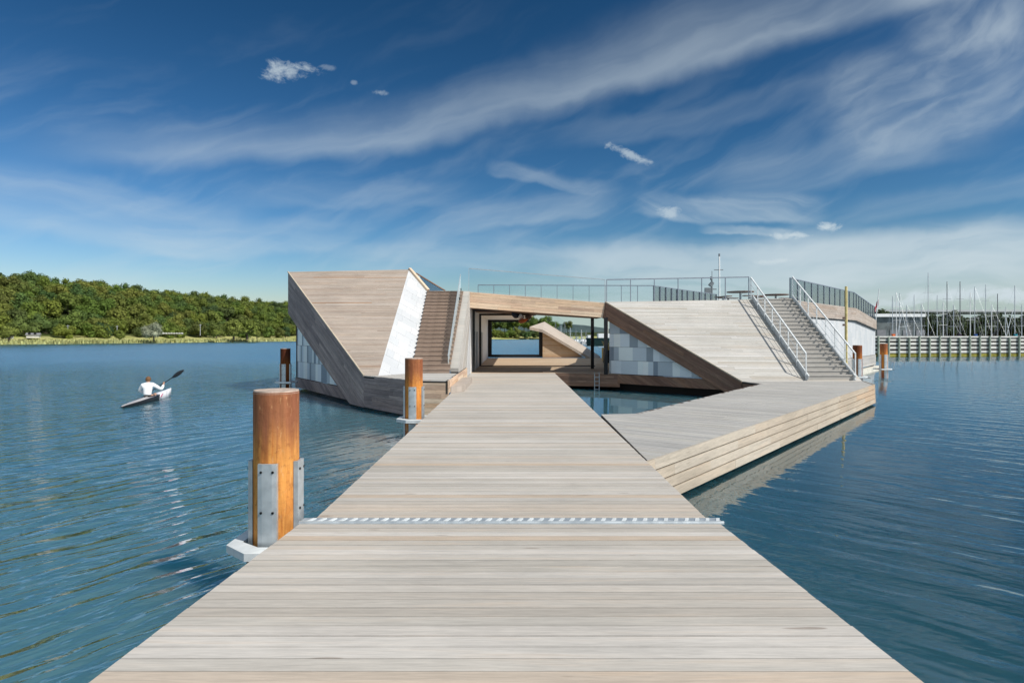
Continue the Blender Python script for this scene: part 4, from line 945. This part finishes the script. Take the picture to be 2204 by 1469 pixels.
def skin(name, verts, edges, radii, m, parent, sub=2, root=0):
    me = bpy.data.meshes.new(name); bm = bmesh.new(); lay = bm.verts.layers.skin.verify(); vv = []
    for p, r_ in zip(verts, radii):
        q = bm.verts.new(p); q[lay].radius = (r_, r_) if not hasattr(r_, '__len__') else r_; vv.append(q)
    vv[root][lay].use_root = True
    for a, b2 in edges: bm.edges.new((vv[a], vv[b2]))
    bm.to_mesh(me); bm.free(); o = bpy.data.objects.new(name, me); col.objects.link(o); o.parent = parent
    me.materials.append(MATS[m]); md = o.modifiers.new('skin', 'SKIN'); md.use_smooth_shade = True; s2 = o.modifiers.new('sub', 'SUBSURF'); s2.levels = sub; s2.render_levels = sub
    return o
HRt, HLt = V((.50, .34, .66)), V((-.10, .30, .25))
RS, LS, RE, LE = V((.20, .06, .665)), V((-.20, .05, .645)), V((.50, .12, .46)), V((-.36, .12, .42))
ve = [(0, -.02, .17), (0, 0, .30), (0, .02, .48), (0, .05, .64), (0, .07, .73), (0, .085, .80), (0, .10, .885), RS, RE, HRt, LS, LE, HLt, (.10, .30, .20), (-.10, .30, .20), (.11, .60, .24), (-.11, .60, .24)]
ed = [(0, 1), (1, 2), (2, 3), (3, 4), (4, 5), (5, 6), (3, 7), (7, 8), (8, 9), (3, 10), (10, 11), (11, 12), (0, 13), (0, 14), (13, 15), (14, 16)]
ra = [(.15, .11), (.13, .10), (.145, .095), (.12, .070), (.050, .050), (.085, .095), (.085, .10), .065, .045, .03, .065, .045, .03, .07, .07, .06, .06]
def hand(ve, ed, ra, wi, w, dirv, out):
    """palm and five separate fingers that curl round the shaft"""
    ax = V((.82, .05, .57)).normalized(); base = len(ve); palm = w + dirv * .045; ve.append(palm); ra.append(.026); ed.append((wi, base))
    for k in range(4):
        k0 = palm + ax * (-.03 + .02 * k); l = (.028, .033, .031, .024)[k]; i = len(ve)
        ve += [k0 + dirv * .03, k0 + dirv * (.03 + l * .6) - out * l * .7, k0 + dirv * .035 - out * l * 1.5]; ra += [.009, .0085, .008]
        ed += [(base, i), (i, i + 1), (i + 1, i + 2)]
    i = len(ve); ve += [palm + ax * .035 - dirv * .01 - out * .02, palm + ax * .045 + dirv * .015 - out * .04]; ra += [.010, .009]; ed += [(base, i), (i, i + 1)]
hand(ve, ed, ra, 9, HRt, V((-.1, .5, .75)).normalized(), V((0, .8, -.5)).normalized())
hand(ve, ed, ra, 12, HLt, V((.35, .7, -.2)).normalized(), V((0, .2, 1)).normalized())
pe = thing('person', 'paddler in a white shirt seen from behind, raising a paddle in the kayak', 'person', (KX, KY, .04), KR)
skin('body', ve, ed, ra, 'skin', pe)
sv = [(0, -.02, .22), (0, -.005, .32), (0, .02, .48), (0, .05, .625), (0, .076, .752), RS, RE, HRt.lerp(RE, .12), LS, LE, HLt.lerp(LE, .3)]
skin('shirt', sv, [(0, 1), (1, 2), (2, 3), (3, 4), (3, 5), (5, 6), (6, 7), (3, 8), (8, 9), (9, 10)], [(.175, .135), (.165, .13), (.185, .135), (.175, .125), (.070, .072), .085, .062, .05, .085, .062, .05], 'shirt_white', pe)
mb = MB(); bm = bmesh.new(); bmesh.ops.create_icosphere(bm, subdivisions=3, radius=.108)
for vv in list(bm.verts):
    if vv.co.z < -.098 or (vv.co.y > .02 and vv.co.z < .05): bm.verts.remove(vv)
bm.verts.index_update()
mb.faces([tuple(V((vv.co.x * .95, vv.co.y * 1.08, vv.co.z * 1.12)) + V((0, .095, .885))) for vv in bm.verts], [tuple(q.index for q in f.verts) for f in bm.faces]); bm.free(); mb.build('hair', 'hair', pe, True)
pd = thing('paddle', 'black carbon paddle held by the kayaker, one blade raised', 'paddle', (KX, KY, .04), KR)
ax = V((.82, .05, .57)).normalized(); c0 = HRt + V((0, .05, .05))
mb = MB(); mb.tube([c0 - ax * 1.15, c0 + ax * .42], .016, 8); mb.build('shaft', 'carbon', pd)
for sg, base in ((1, c0 + ax * .38), (-1, c0 - ax * 1.1)):
    vs = []; sd = ax.cross(V((0, 1, 0))).normalized(); nn = ax.cross(sd)
    for k in range(9):
        s = k / 8; w = .012 + .068 * math.sin(math.pi * min(1, s * .95 + .05)) ** .8
        for q, c2 in ((-1, 0), (0, .02), (1, 0)): vs.append(base + ax * sg * s * .55 + sd * q * w + nn * (c2 + .01 * s))
        for q, c2 in ((1, -.008), (0, .01), (-1, -.008)): vs.append(base + ax * sg * s * .55 + sd * q * w + nn * (c2 + .01 * s))
    mb = MB(); mb.faces(vs, [(i * 6 + j, i * 6 + (j + 1) % 6, i * 6 + 6 + (j + 1) % 6, i * 6 + 6 + j) for i in range(8) for j in range(6)] + [tuple(range(6)), tuple(range(48, 54))]); mb.build('blade', 'carbon', pd, True)

# ------------------------------------------------------------------ light and sky
sd = V((.75, -.47, .92)).normalized()
sl = bpy.data.lights.new('sun', 'SUN'); so = bpy.data.objects.new('sun', sl); col.objects.link(so)
sl.energy = 4.35; sl.angle = math.radians(.53); sl.color = (1, .955, .87)
so.rotation_euler = (-sd).to_track_quat('-Z', 'Y').to_euler()
wd = bpy.data.worlds.new('World'); scene.world = wd; wd.use_nodes = True; wd.node_tree.nodes.clear(); t = NT(wd.node_tree)
sky = t.n('ShaderNodeTexSky', sky_type='NISHITA'); sky.sun_disc = False
sky.sun_elevation = math.asin(sd.z); sky.sun_rotation = math.atan2(sd.x, sd.y); sky.air_density = 1.0; sky.dust_density = .6; sky.ozone_density = 2.2; sky.altitude = 0
dv0 = t.sep(t.n('ShaderNodeTexCoord').outputs['Generated'])
t.put(sky.inputs[0], t.xyz(dv0[0], dv0[1], t.m('MAXIMUM', dv0[2], .05)))
dirn = t.n('ShaderNodeTexCoord').outputs['Generated']; dx, dy, dz = t.sep(dirn)
az = t.m('ARCTAN2', dx, dy); el = t.m('ARCSINE', dz)
nz = t.n('ShaderNodeTexNoise'); t.put(nz.inputs['Vector'], t.xyz(az, el, 0.0)); nz.inputs['Scale'].default_value = 7; nz.inputs['Detail'].default_value = 5
wx, wy, wz = t.sep(nz.outputs['Color'])
azd = t.m('ADD', az, t.m('MULTIPLY', t.m('SUBTRACT', wx, .5), .10)); eld = t.m('ADD', el, t.m('MULTIPLY', t.m('SUBTRACT', wy, .5), .05))
def ang(u, v): return math.atan((u - CX) / F), math.atan((YH - v) / math.hypot(F, u - CX))
total = None
def addmask(mk):
    global total
    total = mk if total is None else t.m('SUBTRACT', t.m('ADD', total, mk), t.m('MULTIPLY', total, mk))
def fib(th, sc, det, off):
    c, s_ = math.cos(th), math.sin(th)
    a = t.m('ADD', t.m('MULTIPLY', azd, c), t.m('MULTIPLY', eld, s_)); b2 = t.m('SUBTRACT', t.m('MULTIPLY', eld, c), t.m('MULTIPLY', azd, s_))
    return t.noise(t.xyz(t.m('MULTIPLY', a, sc[0]), t.m('MULTIPLY', b2, sc[1]), off), 1.0, det, .52, .4)
FB = {'up': fib(.24, (4, 26), 4, 1.3), 'steep': fib(.40, (5, 24), 4, 4.4), 'flat': fib(-.03, (5, 30), 4, 7.7), 'down': fib(-.30, (7, 40), 4, 11.0), 'mottle': fib(.45, (13, 34), 5, 15.0)}
def streak(p, q, wlo, whi, slo, shi, amp, fb, lo=.25, hi=.75, endsoft=.25):
    (a0, e0), (a1, e1) = ang(*p), ang(*q); th = math.atan2(e1 - e0, a1 - a0); L = math.hypot(a1 - a0, e1 - e0); c, s_ = math.cos(th), math.sin(th)
    da = t.m('SUBTRACT', azd, a0); de = t.m('SUBTRACT', eld, e0)
    al = t.m('ADD', t.m('MULTIPLY', da, c), t.m('MULTIPLY', de, s_)); pr = t.m('SUBTRACT', t.m('MULTIPLY', de, c), t.m('MULTIPLY', da, s_))
    mk = t.m('MULTIPLY', t.mr(pr, -wlo - slo, -wlo), t.mr(pr, whi + shi, whi))
    mk = t.m('MULTIPLY', mk, t.m('MULTIPLY', t.mr(al, -L * endsoft, L * endsoft * .6), t.mr(al, L * (1 + endsoft), L * (1 - endsoft * .6))))
    addmask(t.m('MULTIPLY', t.m('MULTIPLY', mk, t.mr(FB[fb], lo, hi, .30, 1)), amp))
PN = t.noise(t.xyz(az, t.m('MULTIPLY', el, 1.4), 3.0), 30, 7, .68, .6)
PN2 = t.noise(t.xyz(az, t.m('MULTIPLY', el, 1.4), 9.0), 90, 3, .6, .3)
PNN = t.m('ADD', t.m('MULTIPLY', t.m('SUBTRACT', PN, .5), 3.4), t.m('MULTIPLY', t.m('SUBTRACT', PN2, .5), 1.1))
def puff(u, v, ru, rv, amp, tilt=0.0):
    a0, e0 = ang(u, v); c, s_ = math.cos(tilt), math.sin(tilt)
    da = t.m('SUBTRACT', az, a0); de = t.m('SUBTRACT', el, e0)
    x = t.m('DIVIDE', t.m('ADD', t.m('MULTIPLY', da, c), t.m('MULTIPLY', de, s_)), ru / F); y = t.m('DIVIDE', t.m('SUBTRACT', t.m('MULTIPLY', de, c), t.m('MULTIPLY', da, s_)), rv / F)
    r2 = t.m('SQRT', t.m('ADD', t.m('MULTIPLY', x, x), t.m('MULTIPLY', y, y)))
    f = t.m('SUBTRACT', t.m('ADD', 1.3, PNN), r2)
    addmask(t.m('MULTIPLY', t.m('MULTIPLY', t.mr(f, .0, 1.1), t.mr(r2, 2.2, 1.0)), amp))
# great bow-shaped cirrus band
fc = t.n('ShaderNodeFloatCurve'); t.put(fc.inputs[1], t.m('DIVIDE', t.m('ADD', azd, .8), 1.6)); cv = fc.mapping.curves[0]
pts = [(-40, 352), (250, 352), (600, 348), (850, 328), (1000, 300), (1150, 255), (1350, 190), (1600, 130), (1900, 40), (2150, -40)]
cp = [((ang(u, v)[0] + .8) / 1.6, ang(u, v)[1] / .6) for u, v in pts]
while len(cv.points) < len(cp): cv.points.new(.5, .5)
for q, c2 in zip(cv.points, cp): q.location = c2
fc.mapping.update()
pr = t.m('SUBTRACT', eld, t.m('MULTIPLY', fc.outputs[0], .6))
wid = t.mr(az, -.6, .35, .07, .125)
band = t.m('MULTIPLY', t.mr(pr, -.012, .020), t.m('SUBTRACT', 1.0, t.mr(t.m('DIVIDE', pr, wid), .10, 1.0)))
band = t.m('MULTIPLY', band, t.mr(FB['up'], .22, .75, .5, 1)); band = t.m('MULTIPLY', band, t.mr(az, -.70, -.45))
addmask(t.m('MULTIPLY', band, .38))
streak((1250, 285), (1750, 205), .01, .008, .015, .02, .14, 'up')
streak((1600, 405), (2060, 300), .012, .02, .02, .03, .22, 'up')
streak((1820, 285), (2230, 130), .03, .05, .04, .05, .33, 'mottle', .30, .74)
streak((1950, 60), (2230, 20), .02, .03, .02, .03, .26, 'mottle')
streak((-60, 420), (470, 505), .02, .025, .02, .03, .30, 'flat')
streak((300, 530), (730, 515), .008, .016, .012, .02, .30, 'flat')
streak((560, 430), (960, 425), .008, .01, .012, .02, .14, 'flat')
streak((760, 575), (1120, 545), .012, .02, .02, .02, .34, 'flat')
streak((960, 485), (1260, 440), .010, .016, .015, .02, .30, 'up')
streak((1080, 365), (1260, 405), .004, .006, .006, .012, .26, 'down')
streak((1400, 455), (1720, 470), .006, .016, .008, .02, .48, 'down')
streak((1530, 492), (1700, 512), .002, .004, .004, .006, .55, 'down')
streak((1850, 470), (2230, 400), .006, .008, .01, .02, .20, 'up')
streak((1200, 600), (2260, 560), .03, .03, .03, .035, .62, 'flat', .25, .6)
streak((1650, 560), (2260, 545), .02, .012, .02, .02, .62, 'up')
for q in ((612, 152, 48, 15, .62, .10), (706, 145, 13, 5, .2), (762, 178, 7, 4, .25), (815, 199, 15, 5, .32), (1355, 332, 46, 9, .55, -.42), (1440, 455, 22, 11, .5), (1702, 506, 32, 7, .75), (1775, 489, 22, 9, .8), (1662, 563, 32, 6, .65), (2090, 632, 75, 11, .85), (1940, 652, 46, 8, .6), (2010, 640, 50, 9, .65), (2200, 640, 40, 11, .8), (1470, 622, 120, 9, .3)): puff(*q)
addmask(t.m('MULTIPLY', t.mr(FB['steep'], .46, .80), t.mr(el, .45, .12, .03, .20)))
addmask(t.m('MULTIPLY', t.mr(el, .13, .0), t.mr(az, -.5, .6, .10, .42)))
# extra cirrus added out of view, overhead and behind, to fill the shade
cover = t.m('MAXIMUM', t.mr(el, .62, .95, 0, .62), t.mr(dy, .15, -.45, 0, .62))
addmask(t.m('MULTIPLY', cover, t.mr(FB['steep'], .25, .65, .35, 1)))
# deeper blue away from the sun, as through a polariser: contrast of the sky itself, by channel
r_, g_, b_ = t.sep(sky.outputs[0])
def cb(x, k, r0, g): return t.m('MINIMUM', t.m('MULTIPLY', t.m('POWER', t.m('DIVIDE', x, r0 * 10), g), k * 10), 15.0)
skyc = t.xyz(cb(r_, .282, .445, 2.28), cb(g_, .515, .617, 1.79), cb(b_, .690, .716, 1.90))
final = t.mix(total, skyc, (5.55, 6.4, 6.85))
bg = t.n('ShaderNodeBackground'); t.put(bg.inputs[0], final); bg.inputs[1].default_value = .10
wo = t.n('ShaderNodeOutputWorld'); t.nt.links.new(bg.outputs[0], wo.inputs[0])
wd.cycles.sampling_method = 'MANUAL'; wd.cycles.sample_map_resolution = 512
scene.view_settings.view_transform = 'Standard'; scene.view_settings.look = 'None'; scene.view_settings.exposure = 0.15; scene.view_settings.gamma = 1
scene.render.engine = 'CYCLES'; scene.cycles.use_denoising = True; scene.cycles.max_bounces = 8; scene.cycles.transparent_max_bounces = 24
